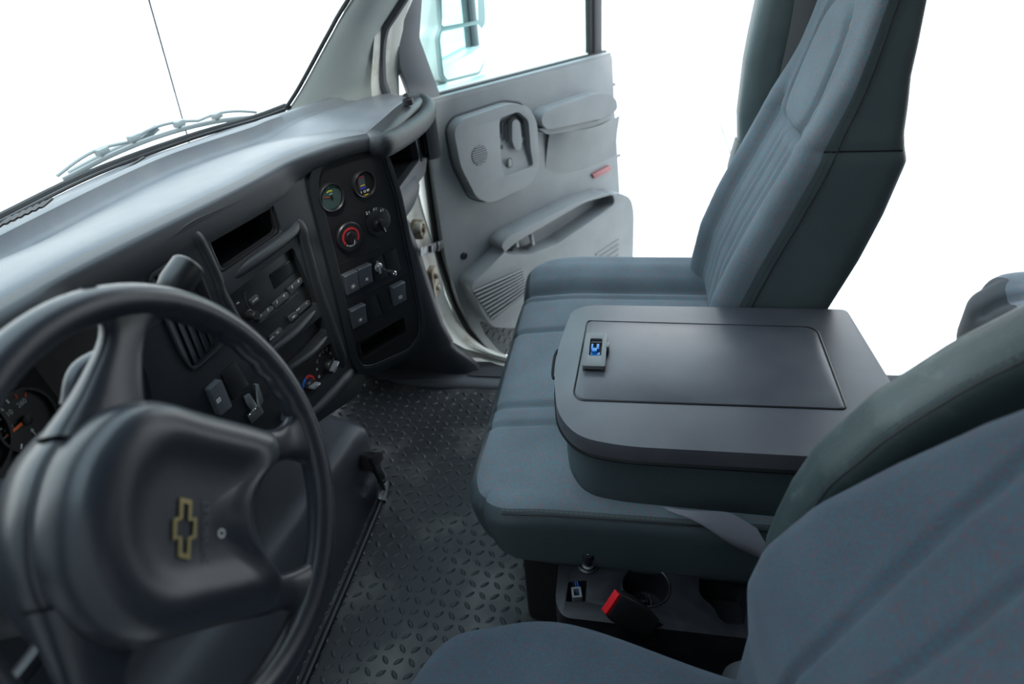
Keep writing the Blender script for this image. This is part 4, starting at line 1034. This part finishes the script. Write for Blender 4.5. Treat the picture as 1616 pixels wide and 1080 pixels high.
def driver_back():
    w = .50; cx = .31; z0, z1 = .36, 1.30
    front = [(0.3, -.150), (.45, -.155), (.55, -.162), (.64, -.150), (.70, -.158), (.78, -.195), (.86, -.252), (.92, -.292), (1.0, -.335), (1.1, -.375), (1.3, -.43)]
    def halfw(z): return interp([(.3, .215), (.45, .235), (.56, .250), (.64, .253), (.70, .248), (.78, .238), (.86, .222), (.93, .200), (1.0, .165), (1.1, .14), (1.3, .12)], z)
    def depth(z): return interp([(.3, .13), (.6, .15), (.9, .12), (1.3, .07)], z)
    def df(p, q):
        z = (z0+z1)/2+p.z; sx = p.x/(w/2); hw = halfw(z); yy = interp(front, z)-depth(z)*(1-p.y/.08)/2
        if q.y > 0:
            rel = -.010*(1-sstep(.30, .80, abs(sx)))
            dx = abs(hw*sx); g1 = interp([(.5, .078), (.70, .080), (.78, .089), (.84, .108), (.89, .122), (.95, .128), (1.3, .13)], z); g2 = interp([(.6, .016), (.8, .022), (.90, .048), (1.0, .056), (1.3, .06)], z)
            rel -= .008*groove(dx, g1, .012)+.007*groove(dx, g2, .011)
            yy += rel*q.y
        return V((cx+hw*sx, yy, z))
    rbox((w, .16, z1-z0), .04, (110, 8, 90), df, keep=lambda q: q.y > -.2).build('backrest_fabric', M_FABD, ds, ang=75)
    rbox((w, .16, z1-z0), .04, (110, 8, 90), df, keep=lambda q: q.y <= -.2).build('backrest_shell', M_VINYLG, ds, ang=75)
driver_back()
# armrest folded up beside the backrest
def adf(p, q):
    z = .86+p.z; sx = p.x/.045
    y = interp([(.60, -.19), (.66, -.195), (.72, -.205), (.78, -.222), (.86, -.268), (.93, -.328), (.98, -.385), (1.06, -.47), (1.14, -.56)], z)
    dd = interp([(.60, .05), (.66, .10), (.75, .13), (.9, .14), (1.14, .14)], z)
    return V((.612+.043*sx - .0, y-dd*(1-p.y/.06)/2, z))
am = rbox((.09, .12, .56), .035, (16, 12, 60), adf).build('armrest', M_VINYLG, ds, ang=75)
mb = MB(); pts = []
for i in range(14):
    z = lerp(.64, 1.10, i/13); pts.append(adf(V((-.040, .052, z-.86)), V((-1, 1, 0)))+V((-.002, .001, 0)))
tube(mb, catmull(pts, 3), .0016, 6); mb.build('seam', M_RUBBER, am)
mb = MB(); stitch(mb, [p+V((.006, .002, .004)) for p in pts], .008, .005, .0007); mb.build('stitching', M_SEAM, am, kind='stuff')
# recliner cover at the hinge
fr = Fr((.52, -.12, .40), (0, 1, 0), (0, 0, 1)); 
p = at(1168, 1040, x=.60); fr = Fr(p+V((-.03, -.02, -.04)), (0, 1, 0), (0, .0, 1)); mb = MB(); lathe(mb, Fr(fr.o, (0, 1, 0), (0, 0, 1)), 0, 0, [(.045, -.03), (.045, .02), (.040, .03), (0, .03)], 30); mb.build('recliner_cover', M_GREYD, ds)

# ---- rear bench corner
rs = thing('rear_seat', 'corner of the rear seat cushion showing past the driver armrest', 'seat', (1.4, -1.2, .2))
def rdf(p, q):
    x = 1.30+p.x; y = -1.18+p.y; z = .36+p.z; R = .17
    dx = 1.74-x
    if dx < R and y > -.85-R:
        vx = R-dx; vy = y-(-.85-R); m = max(vx, vy); l = sqrt(vx*vx+vy*vy)
        if l > 1e-6: x = 1.74-(R-vx*m/l); y = -.85-R+vy*m/l
    if q.z > 0: z -= .012*groove(x, 1.56, .03)*q.z
    z -= .03*sstep(-.96, -.85, y)*max(0, q.z)
    return V((x, y, z))
rbox((.88, .66, .22), .07, (60, 40, 16), rdf, keep=lambda q: q.z > .1 and q.y < .80).build('fabric_top', M_FAB, rs, ang=75)
rbox((.88, .66, .22), .07, (60, 40, 16), rdf, keep=lambda q: not (q.z > .1 and q.y < .80)).build('vinyl_front', M_VINYLR, rs, ang=75)
mb = MB(); box(mb, WORLD, 1.2, -1.2, .11, .7, .4, .30); mb.build('seat_base', M_VBLK, rs, bevel=.02)

# ---------------------------------------------------------------- floor console between the seats
fc = thing('floor_console', 'low black floor console with two cup holders between the seats', 'console', (.73, -.05, 0))
ZC = .30
cf_ = Fr((0, 0, ZC), (1, 0, 0), (0, 1, 0))
CP = lambda L: [(p.x, p.y) for p in (at(a, b, z=ZC) for a, b in L)]
outer = rpoly([(.84, -.40), (.84, .095), (.815, .118), (.72, .116), (.690, .10), (.685, -.20), (.685, -.40)], [.01, .02, .02, .02, .02, .01, .01])
c1 = at(1019, 925, z=ZC); c2 = at(1143, 935, z=ZC)
h1 = circ(c1.x, c1.y, .041, 36); 
h2 = rpoly([(c2.x+.045, c2.y+.040), (c2.x+.045, c2.y-.045), (c2.x-.02, c2.y-.045), (c2.x-.040, c2.y-.030), (c2.x-.062, c2.y-.028), (c2.x-.062, c2.y+.012), (c2.x-.03, c2.y+.022), (c2.x-.01, c2.y+.045)], .018)
h3 = rpoly(CP([(897, 919), (926, 916), (924, 950), (893, 950)]), .004)
mb = MB(); plate(mb, cf_, outer, -.27, 0, [h1, h2, h3]); mb.build('console_shell', M_BIN, fc, bevel=.006, seg=3, ang=50)
def cup(h, d, nm='cup_holder'):
    mb = MB(); N = len(h); mb.add([cf_.p(a, b, -.006) for a, b in grow(h, .001)]+[cf_.p(a, b, -d) for a, b in grow(h, -.006)], [(i, (i+1) % N, N+(i+1) % N, N+i) for i in range(N)]+[tuple(range(N, 2*N))]); return mb.build(nm, M_BIN, fc, ang=60)
k1 = cup(h1, .065); cup(h2, .08); cup(h3, .04, 'connector_well')
mb = MB(); tube(mb, [cf_.p(a, b, .001) for a, b in circ(c1.x, c1.y, .043, 36)], .0022, 6, closed=True); mb.build('cup_ring', M_BLK, fc)
mb = MB(); plate(mb, cf_, circ(c1.x-.012, c1.y-.004, .026, 20), -.064, -.061); mb.build('cup_pad', M_BLK, k1)
random.seed(3)
mb = MB()
for i in range(14):
    a = random.uniform(0, 6.28); r_ = random.uniform(0, .02); tube(mb, catmull([V((c1.x+r_*cos(a+j), c1.y+r_*sin(a+j)*.8, ZC-.058+.012*random.random())) for j in range(4)], 4), .0016, 5)
tag(mb.build('crumpled_wrapper', M_BIN), 'dark crumpled litter at the bottom of the round cup holder', 'litter')
# rocker connector plug with wires
p = at(910, 938, z=ZC-.012); f = Fr(p, (.95, .2, 0), (-.2, .95, 0)); pl_ = thing('wire_connector', 'small grey wire connector with blue wires in the console recess', 'connector', p)
mb = MB(); plate(mb, f, rrect(0, 0, .022, .018, .002), -.02, .006, [rrect(.0, 0, .014, .010, .001)]); mb.build('connector_shell', M_GREY2, pl_, bevel=.001)
for i in range(3):
    mb = MB(); tube(mb, catmull([p+V((.006, .004*i-.004, -.005)), p+V((.018, .004*i, .010)), p+V((.024, .004*i+.004, .002)), p+V((.026, .01, -.02))], 6), .0012, 6); mb.build('wire', M_BLUER if i < 2 else M_VBLK, pl_)
# lighter
lp = at(928, 893, z=ZC); f = Fr(lp, (1, 0, 0), (0, 1, 0)); lg = thing('cigarette_lighter', 'black push-in lighter knob with chrome collar on the floor console', 'lighter', lp)
mb = MB(); lathe(mb, f, 0, 0, [(.020, 0), (.020, .003), (.0165, .005), (.0155, .002), (0, .002)], 30); mb.build('socket_ring', M_BLK, lg)
mb = MB(); lathe(mb, f, 0, 0, [(.013, .002), (.013, .006), (.0105, .008), (0, .008)], 30); mb.build('collar', M_DSTEEL, lg)
mb = MB(); lathe(mb, f, 0, 0, [(.0085, .006), (.0085, .020), (.0115, .022), (.0120, .032), (.0105, .0355), (0, .036)], 30); mb.build('knob', M_BLK, lg)
icon(f, 0, 0, .0362, 0, M_WTXT, lg, .5, .004)
# buckle
bt = at(965, 945, z=.345); bb = at(1010, 985, z=.30)
bk = thing('belt_buckle', 'black seat belt buckle with red release button beside the driver cushion', 'buckle', bb)
ax = (bt-bb); 
P0 = at(957, 943, x=.70); 
ctop = V((.690, .062, .352)); 
ctop = at(972, 955, z=.36); cbot = at(1038, 992, z=.29); d = (ctop-cbot).normalized()
fb = Fr(ctop, V((.85, .35, 0)), d)
uh = V((1, -1.7, .1)); uh = uh-d*uh.dot(d); fb = Fr(ctop, uh, d)
mb = MB(); rows = []
for t, w_, h_ in [(0.008, .045, .020), (.0, .050, .026), (-.03, .052, .028), (-.06, .046, .026), (-.085, .034, .022)]:
    rows.append([fb.p(a, t, b) for a, b in rrect(0, 0, w_, h_, .006, 3)])
grid(mb, rows, closed_v=True); N = len(rows[0]); mb.f.append(tuple(range(N))); mb.f.append(tuple((len(rows)-1)*N+k for k in range(N))[::-1]); mb.build('buckle_body', M_BLK, bk, ang=40)
mb = MB(); ft_ = Fr(fb.p(0, .008, 0), fb.u, fb.n); plate(mb, ft_, rrect(0, 0.0, .040, .016, .002), -.004, .0035) ; plate(mb, ft_, rrect(0, 0.0, .040, .016, .002), -.0055, .001); mb.build('release_button', M_REDBTN, bk, bevel=.001)
mb = MB(); tube(mb, [fb.p(0, -.08, 0), fb.p(.0, -.12, 0)], .014, 8, flat=.3); mb.build('buckle_stalk', M_BLK, bk)
# ---------------------------------------------------------------- steering wheel
A_ = .312
W0 = V((.361, .396, .913)); wn = V((0, -cos(A_), sin(A_))); FW = Fr(W0, (1, 0, 0), wn.cross(V((1, 0, 0))))
PHI = radians(41)
FT = Fr(W0, FW.u*cos(PHI)+FW.v*sin(PHI), FW.v*cos(PHI)-FW.u*sin(PHI))   # turned wheel's own frame
sw = thing('steering_wheel', 'black four-spoke steering wheel, turned, with a bow-tie emblem on its hub', 'steering wheel', W0)
R_ = .195
mb = MB(); tube(mb, [FW.p(R_*cos(2*pi*i/96), R_*sin(2*pi*i/96), 0) for i in range(96)], .0162, 20, closed=True, up=wn); 
# finger bumps on the lower inner rim
v2_ = []
for p in mb.v:
    d = p-W0; ang = math.atan2(d.dot(FT.v), d.dot(FT.u)); rr = sqrt(d.dot(FT.u)**2+d.dot(FT.v)**2)
    if -1.0 < ang < .25 and rr < R_-.006: p = p-d.normalized()*(.0022*sin(ang*40))
    v2_.append(p)
mb.v = v2_
mb.build('rim', M_WHEEL, sw, ang=80)
def spoke(pts, ws, ths, cs):
    """pts in FT (u,v); ws widths, ths thickness, cs offset along axis"""
    P = catmull([(a, b, c) for (a, b), c in zip(pts, cs)], 6); N = len(P); rows = []
    wv = catmull([(w, t, 0) for w, t in zip(ws, ths)], 6)
    for i, p in enumerate(P):
        t = P[min(i+1, N-1)]-P[max(i-1, 0)]; t.normalize(); s = V((-t.y, t.x, 0)).normalized(); w = wv[i].x/2; h = wv[i].y/2; r = []
        for k in range(20):
            a = 2*pi*k/20; ca, sa = cos(a), sin(a); e = .7
            r.append(FT.p(p.x+s.x*w*math.copysign(abs(ca)**e, ca), p.y+s.y*w*math.copysign(abs(ca)**e, ca), p.z+h*math.copysign(abs(sa)**e, sa)))
        rows.append(r)
    mb = MB(); grid(mb, rows, closed_v=True); return mb
for sg in (1, -1):
    cxs = -.012
    spoke([(.185*sg, .070), (.150*sg, .068), (.110*sg+cxs, .075), (.06*sg+cxs, .08)], [.085, .040, .055, .09], [.020, .020, .030, .05], [0, -.004, -.004, -.01]).build('spoke', M_WHEEL, sw, ang=80)
    spoke([(.090*sg-.004, -.172), (.080*sg-.006, -.140), (.074*sg+cxs, -.095), (.062*sg+cxs, -.04)], [.085, .040, .042, .07], [.020, .020, .028, .05], [0, -.004, -.002, -.01]).build('spoke', M_WHEEL, sw, ang=80)
HU = [(.073, .100), (.088, .064), (.082, .010), (.078, -.050), (.074, -.084), (.052, -.090), (.030, -.066), (.002, -.050), (-.028, -.050), (-.056, -.066), (-.078, -.090), (-.100, -.084), (-.104, -.050), (-.108, .010), (-.114, .064), (-.099, .100), (-.060, .128), (-.013, .136), (.034, .128)]
hub = rpoly(HU, .02, 4)
def rings(poly, prof, cx=-.013, cy=.03):
    mb = MB(); rows = []
    for s, c in prof: rows.append([FT.p(cx+(a-cx)*s, cy+(b-cy)*s, c) for a, b in poly])
    grid(mb, rows, closed_v=True); N = len(poly); mb.f.append(tuple((len(prof)-1)*N+k for k in range(N))); return mb
def dome(s, c): return c
pad = rings(hub, [(.97, -.012), (1.0, 0.0), (1.0, .016), (.985, .028), (.95, .038), (.90, .044), (.82, .048), (.74, .050), (.66, .050), (.58, .048), (.5, .0455), (.4, .044), (.25, .0435), (.1, .0435), (.01, .0435)])
pad.build('airbag_cover', M_WHEEL, sw, ang=80)
rings(hub, [(.6, -.075), (.85, -.066), (1.0, -.045), (1.035, -.02), (1.035, -.004), (1.0, .002), (.9, .004)], ).build('hub_back_cover', M_WHEEL, sw, ang=80)
# bow-tie emblem outline
a, b = FW.px(292, 835, .045)
fe = Fr(FW.p(a, b, .0445), at(291, 786, y=.3)-at(290, 884, y=.3), (0, 0, 1))
ea, eb = FW.px(290, 884, .045), FW.px(293, 786, .045); ev = V((eb[0]-ea[0], eb[1]-ea[1])); eL = ev.length; ev.normalize()
fe = Fr(FW.p((ea[0]+eb[0])/2, (ea[1]+eb[1])/2, .0445), FW.u*ev.x+FW.v*ev.y, FW.v*ev.x-FW.u*ev.y)
def bow(s): 
    k = s
    return [(-.5, -.13), (-.19, -.13), (-.155, -.255), (.185, -.255), (.15, -.13), (.46, -.13), (.5, .13), (.19, .13), (.155, .255), (-.185, .255), (-.15, .13), (-.46, .13)]
o1 = [(x*eL, y*eL*.88) for x, y in bow(1)]
o2 = [(x*eL*.84, y*eL*.88*.55) if abs(y) < .2 else (x*eL*.70, y*eL*.88*.78) for x, y in bow(1)]
mb = MB(); N = 12; mb.add([fe.p(a_, b_, 0) for a_, b_ in o1]+[fe.p(a_, b_, 0) for a_, b_ in o2]+[fe.p(a_, b_, .0016) for a_, b_ in o1]+[fe.p(a_, b_, .0016) for a_, b_ in o2],
   [(i, (i+1) % N, 12+(i+1) % N, 12+i) for i in range(12)]+[(24+i, 24+(i+1) % N, 36+(i+1) % N, 36+i) for i in range(12)]+[(i, (i+1) % N, 24+(i+1) % N, 24+i) for i in range(12)]+[(12+i, 12+(i+1) % N, 36+(i+1) % N, 36+i) for i in range(12)])
mb.build('emblem', M_GOLD, sw, smooth=False)
ta = FW.px(326, 842, .045); text('hub_lettering', 'CHEVROLET', fe, V((FW.p(*ta, .0445)-fe.o)).dot(fe.u), V((FW.p(*ta, .0445)-fe.o)).dot(fe.v), .0, .0105, M_DTXT, sw)
ta = FW.px(350, 842, .045); q_ = FW.p(*ta, .0445)-fe.o; icon(fe, q_.dot(fe.u), q_.dot(fe.v), .0002, 0, M_GTXT, sw, 0, .004)
# column
colm = thing('steering_column', 'dark steering column shroud behind the steering wheel hub', 'steering column', W0-wn*.08)
mb = MB(); rows = []
for c, r in [(-.06, .052), (-.08, .062), (-.12, .072), (-.20, .078), (-.36, .085)]:
    rows.append([FW.p(r*cos(2*pi*k/28)*1.05, -.02+r*sin(2*pi*k/28)+c*-.0, c) for k in range(28)])
grid(mb, rows, closed_v=True); mb.f.append(tuple(range(28))); mb.build('column_shroud', M_DASH, colm)
mb = MB(); tube(mb, catmull([at(112, 640, y=.50), at(128, 585, y=.50), at(190, 548, y=.50), at(240, 500, y=.50), at(288, 440, y=.50)], 8), .0095, 12); mb.build('shift_lever', M_WHEEL, colm)
k0, k1_ = at(296, 478, y=.50), at(284, 412, y=.50)
k0 = at(268, 462, y=.50); k1_ = at(300, 416, y=.49)
mb = MB(); tube(mb, [k0, k0.lerp(k1_, .3), k0.lerp(k1_, .92), k1_], lambda t: .0185 if 0.05 < t < .95 else .016, 24); mb.build('lever_knob', M_BLK, colm, bevel=.001, ang=50)
mb = MB(); tube(mb, catmull([FW.p(-.05, -.02, -.10), FW.p(-.12, -.03, -.10), FW.p(-.20, -.02, -.09), FW.p(-.26, 0, -.08)], 6), .009, 10); mb.build('turn_signal_stalk', M_BLK, colm)

# ---------------------------------------------------------------- passenger door (open)
aD = radians(41)
FD = Fr((1.82, .57, 0), (cos(aD), -sin(aD), 0), (0, 0, 1))
door = thing('passenger_door', 'open passenger door with grey inner panel, pocket and speaker', 'door', (1.82, .57, 0))
D = lambda L, c=0: FD.pts(L, c)
dp = rpoly([(.0, .905), (-.006, .66), (-.008, .45), (.02, .26), (.06, .13), (.115, .03), (.17, -.04), (.40, -.06), (.70, -.05), (.80, .0), (.812, .13), (.800, .42), (.765, .74), (.752, .905)], [.01, .05, .05, .05, .05, .05, .05, .05, .05, .05, .05, .05, .03, .012])
mb = MB(); plate(mb, FD, dp, -.035, 0); mb.build('inner_panel', M_GREY, door, bevel=.010, seg=3)
mb = MB(); plate(mb, FD, grow(dp, .018), -.10, -.036); mb.build('outer_skin', M_WHITE, door, bevel=.012)
mb = MB(); tube(mb, [FD.p(a, b, -.03) for a, b in grow(dp, .006)], .008, 8, closed=True); mb.build('door_seal', M_RUBBER, door)
# belt sill top
mb = MB(); plate(mb, Fr(FD.p(0, .905, -.03), FD.u, FD.n), rpoly([(0, -.03), (.752, -.03), (.752, .028), (0, .028)], .006), -.008, .004); mb.build('belt_trim', M_GREY, door, bevel=.003)
# window frame: rear post, front quarter trim, glass
mb = MB(); box(mb, FD, .712, 1.20, -.045, .038, .62, .045); mb.build('window_post', M_GREYD, door, bevel=.008)
mb = MB(); box(mb, FD, .684, 1.20, -.04, .018, .62, .02); mb.build('window_channel', M_RUBBER, door, bevel=.003)
qf = rpoly(D([(627, 60), (640, 10), (655, -30), (668, -30), (662, 60), (700, 165), (706, 200), (670, 200), (648, 150), (632, 105)], -.02), .01)
mb = MB(); plate(mb, FD, qf, -.045, -.02); mb.build('window_corner_trim', M_GREY2, door, bevel=.005)
mb = MB(); plate(mb, FD, [(.03, .90), (.69, .90), (.69, 1.55), (.36, 1.55), (.03, 1.25)], -.055, -.051); mb.build('window_glass', M_DG, door, smooth=False)
mb = MB(); tube(mb, [FD.p(.0, .90, -.05), FD.p(.02, 1.22, -.05), FD.p(.36, 1.57, -.05), FD.p(.70, 1.57, -.05)], .018, 8); mb.build('window_frame', M_GREYD, door)
def pod(L, h, bev, nm, m=M_GREY, par=door, r=.02, c0=0, seg=6, holes=()):
    mb = MB(); plate(mb, FD, rpoly(D(L, c0+h*.6), r), c0-.002, c0+h, holes); return mb.build(nm, m, par, bevel=bev, seg=seg, ang=70)
c = .042
rec = rpoly(D([(788, 187), (818, 176), (834, 190), (838, 240), (842, 262), (795, 279), (790, 250)], c), .015)
bez = pod([(711, 206), (722, 188), (800, 162), (828, 166), (842, 190), (846, 262), (832, 290), (770, 319), (748, 312), (722, 262)], .042, .020, 'handle_bezel', M_GREY, r=.025, holes=[rec])
mb = MB(); tube(mb, [FD.p(a, b, .001) for a, b in rpoly(D([(708, 206), (720, 186), (800, 160), (830, 163), (844, 190), (848, 263), (834, 292), (770, 322), (745, 315), (718, 262)], .02), .025)], .003, 6, closed=True); mb.build('bezel_gap', M_GREYD, door)
mb = MB(); rl = FD.px(815, 255, c)[1]
F3 = grow(rec, .004); mb.add([FD.p(a, b, lerp(.008, .034, sstep(rl+.03, rl-.03, b) if False else max(0, min(1, (rl+.035-b)/.05)))) for a, b in F3], [tuple(range(len(F3)))]); mb.build('recess_floor', M_GREY, bez)
c = .014
mb = MB(); plate(mb, FD, rpoly(D([(791, 192), (815, 181), (829, 194), (833, 238), (802, 243), (792, 232)], c), .010), c, c+.0012); mb.build('handle_recess', M_GREYD, bez)
mb = MB(); plate(mb, FD, rpoly(D([(795, 198), (812, 190), (826, 196), (828, 232), (806, 238), (797, 230)], c), .008), c+.0012, c+.003); mb.build('handle_cup', M_GREY2, bez)
hd = pod([(806, 192), (812, 187), (818, 192), (822, 222), (820, 235), (811, 236), (806, 222)], .018, .006, 'door_handle', M_GREY, bez, .006, c0=c+.003)
c = .030
mb = MB(); plate(mb, FD, rrect(*FD.px(804, 257, c), .020, .030, .008), c, c+.0016, [rrect(*FD.px(804, 257, c), .016, .026, .006)]); mb.build('button_outline', M_BLK, bez)
mb = MB(); plate(mb, FD, rrect(*FD.px(804, 257, c), .014, .024, .006), c, c+.003); mb.build('lock_button', M_GREY, bez, bevel=.001)
mb = MB(); plate(mb, FD, rpoly(D([(744, 185), (762, 178), (780, 182), (762, 191)], c-.006), .002), c-.008, c-.001); mb.build('window_switch_plate', M_GREY, bez, bevel=.001)
mb = MB(); plate(mb, FD, rpoly(D([(752, 180), (765, 176), (772, 181), (758, 186)], c), .002), c-.004, c+.004); mb.build('window_switch', M_GREY2, bez, bevel=.0015)
for x, y in [(789, 215), (791, 232), (824, 219)]:
    a, b = FD.px(x, y, c); mb = MB(); box(mb, FD, a, b, c+.003, .006, .012, .003); mb.build('clip', M_BLK, bez)
c = .042; a, b = FD.px(757, 245, c); rad_ = .029
for i in range(9):
    v = -rad_+rad_*2*(i+.5)/9; hw = sqrt(max(0, rad_**2-v*v)); mb = MB(); f = FD.sub(a, b+v, c); box(mb, f, 0, 0, .0012, hw*2, .0038, .0028); mb.build('speaker_slat', M_GREY, bez, bevel=.0008, seg=1)
mb = MB(); plate(mb, FD, circ(a, b, rad_*1.02, 28), c-.0005, c+.0004); mb.build('speaker_mesh', M_GREYD, bez, smooth=False)
# arm pull
arm = pod([(848, 182), (858, 172), (935, 146), (957, 147), (967, 158), (968, 172), (940, 187), (858, 203), (849, 196)], .050, .024, 'armrest', M_GREY, r=.02)
mb = MB(); plate(mb, FD, rpoly(D([(849, 203), (940, 190), (966, 176), (964, 184), (935, 202), (862, 212)], .03), .006), .0, .036); mb.build('armrest_lip', M_GREY, arm, bevel=.008, seg=3)
fa = Fr(FD.p(*FD.px(905, 160, .05), .05), FD.u, (0, 0, 1)); a0 = FD.px(905, 162, .06)
mb = MB(); ft2 = Fr(FD.p(a0[0], .815, .035), FD.u, FD.n)
mb.add([FD.p(*FD.px(x, y, cc), cc) for x, y, cc in [(872, 170, .03), (925, 151, .03), (930, 155, .045), (876, 175, .045)]]+[FD.p(*FD.px(x, y+9, cc), cc) for x, y, cc in [(872, 170, .03), (925, 151, .03), (930, 155, .045), (876, 175, .045)]], [(0, 1, 2, 3), (4, 7, 6, 5), (0, 4, 5, 1), (1, 5, 6, 2), (2, 6, 7, 3), (3, 7, 4, 0)])
mb.build('pull_slot', M_GREYD, arm, bevel=.001)
# swelling below the armrest
mb = MB(); rows = []
L1 = [(862, 206), (890, 204), (930, 196), (968, 180)]; L2 = [(860, 300), (890, 300), (935, 285), (974, 270)]
for k in range(9):
    t = k/8; r = []
    for i in range(4):
        a1_, b1_ = FD.px(*L1[i]); a2_, b2_ = FD.px(*L2[i]); hgt = .040*(1-t)**2.2*sin(pi*(i+.45)/4.6)**.7; r.append(FD.p(lerp(a1_, a2_, t), lerp(b1_, b2_, t), hgt-.003*t))
    rows.append(catmull(r, 6))
grid(mb, rows); mb.build('armrest_support', M_GREY, arm, ang=80)
pod([(934, 275), (961, 261), (964, 268), (938, 282)], .008, .003, 'red_reflector', M_REFL, door, .003, seg=3)
# map pocket
mo = rpoly(D([(790, 388), (802, 374), (905, 322), (955, 305), (969, 309), (970, 322), (950, 337), (880, 385), (835, 403), (800, 402)], .07), .018)
po = rpoly(D([(722, 440), (738, 425), (790, 375), (900, 312), (955, 297), (974, 306), (979, 330), (978, 420), (960, 460), (850, 470), (830, 500), (790, 507), (757, 505), (740, 480)], .0), .03)
def gshift(P, d): return P
mb = MB(); plate(mb, FD, po, .0, .070, [mo]); pkt = mb.build('map_pocket', M_GREY, door, bevel=.014, seg=5, ang=60)
mb = MB(); plate(mb, FD, grow(mo, .004), .002, .006); mb.build('pocket_back', M_GREY, pkt)
for x in (808, 836, 850):
    pass
a, b = FD.px(826, 388, .07); 
for x, y in [(818, 388), (843, 385)]:
    a, b = FD.px(x, y, .05); mb = MB(); tube(mb, [FD.p(a-.004, b-.03, .004), FD.p(a-.002, b, .045), FD.p(a+.004, b+.025, .030), FD.p(a+.008, b+.045, .006)], .008, 10); mb.build('bottle_divider', M_GREY, pkt)
# speaker slats on the pocket front
c = .070
TL, TR, BR, BL = (745, 458), (824, 424), (832, 462), (776, 506)
mb = MB(); plate(mb, FD, rpoly(D([TL, TR, BR, BL], c), .008), c-.001, c+.0008); mb.build('speaker_recess', M_BLK, pkt, smooth=False)
for i in range(9):
    t = (i+.4)/9; p = (lerp(TL[0], BL[0], t), lerp(TL[1], BL[1], t)); q2 = (lerp(TR[0], BR[0], t), lerp(TR[1], BR[1], t))
    a1_, b1_ = FD.px(*p, c); a2_, b2_ = FD.px(*q2, c); mb = MB(); tube(mb, [FD.p(a1_, b1_, c+.001), FD.p((a1_+a2_)/2, (b1_+b2_)/2, c+.003), FD.p(a2_, b2_, c+.001)], .0036, 8, flat=.9); mb.build('speaker_slat', M_GREY, pkt)
for i in range(4):
    a1_, b1_ = FD.px(940, 402-i*-8, c); a2_, b2_ = FD.px(976, 378+i*8, c); mb = MB(); tube(mb, [FD.p(a1_, b1_, c+.001), FD.p(a2_, b2_, c+.001)], .003, 8); mb.build('pocket_rib', M_GREY, pkt)
# small plug on the panel
a, b = FD.px(732, 404, 0); mb = MB(); lathe(mb, FD, a, b, [(.0125, -.001), (.0125, .003), (.009, .004), (.008, .001), (0, .001)], 20); mb.build('panel_plug', M_BLK, door)
# lower textured kick strip
kp = rpoly(D([(757, 508), (775, 512), (800, 508), (830, 500), (832, 545), (800, 560), (790, 556), (768, 530)], .0), .01)
mb = MB(); plate(mb, FD, kp, .0, .004); kk = mb.build('kick_strip', M_GREYD, door, bevel=.001)
us = [p[0] for p in kp]; vs_ = [p[1] for p in kp]
def inside(p, poly):
    r = False
    for i in range(len(poly)):
        (x1, y1), (x2, y2) = poly[i-1], poly[i]
        if (y1 > p[1]) != (y2 > p[1]) and p[0] < (x2-x1)*(p[1]-y1)/(y2-y1)+x1: r = not r
    return r
i = 0; v = min(vs_); kk0 = None
inn = grow(kp, -.010)
while v < max(vs_):
    j = 0; u = min(us)
    while u < max(us):
        if inside((u, v), inn):
            f = FD.sub(u, v, .004, radians(50 if (i+j) % 2 else -40)); mb = MB(); rg = circ(0, 0, .0125, 10, .0038)
            mb.add([f.p(x, y, 0) for x, y in rg]+[f.p(x*.7, y*.5, .003) for x, y in rg], [(k, (k+1) % 10, 10+(k+1) % 10, 10+k) for k in range(10)]+[tuple(range(10, 20))]); mb.build('tread_lug', M_GREYD, kk)
        u += .024; j += 1
    v += .024; i += 1
for x, y in [(970, 133), (978, 245)]:
    a, b = FD.px(x, y, -.07); mb = MB(); f = Fr(FD.p(a, b, -.07), -FD.n, FD.v); lathe(mb, f, 0, 0, [(.006, -.03), (.006, .0), (.004, .003), (0, .003)], 12); mb.build('edge_bolt', M_DSTEEL, door)
# mirror on the door
mir = MB(); 
fm_ = Fr(FD.p(.30, 1.0, -.28), FD.u*.95+FD.n*.30, (0, 0, 1))
fm_ = Fr(at(728, 70, x=2.16), (.90, -.43, 0), (0, 0, 1))
def mp(L, c=0): return fm_.pts(L, c)
body_ = rpoly(mp([(690, -70), (760, -80), (766, 20), (766, 38), (760, 45), (765, 100), (757, 118), (705, 131), (697, 122), (691, 58), (697, 44), (693, 0)]), .012)
mb = MB(); plate(mb, fm_, body_, -.015, 0); mh = mb.build('mirror', M_MIRB, door, bevel=.003)
mb = MB(); rows = []
for s, c_ in [(1.0, -.012), (1.0, -.05), (.93, -.10), (.75, -.13), (.4, -.14)]:
    cx_ = sum(p[0] for p in body_)/len(body_); cy_ = sum(p[1] for p in body_)/len(body_); rows.append([fm_.p(cx_+(a-cx_)*s, cy_+(b-cy_)*s, c_) for a, b in body_])
grid(mb, rows, closed_v=True); N = len(body_); mb.f.append(tuple((len(rows)-1)*N+k for k in range(N))); mb.build('mirror_housing', M_BEIGE, mh)
mb = MB(); plate(mb, fm_, rpoly(mp([(697, 50), (754, 38), (761, 48), (763, 98), (755, 113), (706, 126), (700, 118), (694, 62)], .002), .008), 0, .003); mb.build('mirror_glass', M_MIRROR, mh)
mb = MB(); plate(mb, fm_, rpoly(mp([(695, -60), (752, -65), (754, 32), (698, 42)], .002), .006), 0, .003); mb.build('mirror_glass', M_MIRROR, mh)
p1 = fm_.p(*fm_.px(715, 130), -.05); p2 = FD.p(.06, .92, -.07); mb = MB(); tube(mb, catmull([p1, p1.lerp(p2, .4)+V((0, 0, -.03)), p2], 6), .022, 10); mb.build('mirror_arm', M_MIRB, mh)
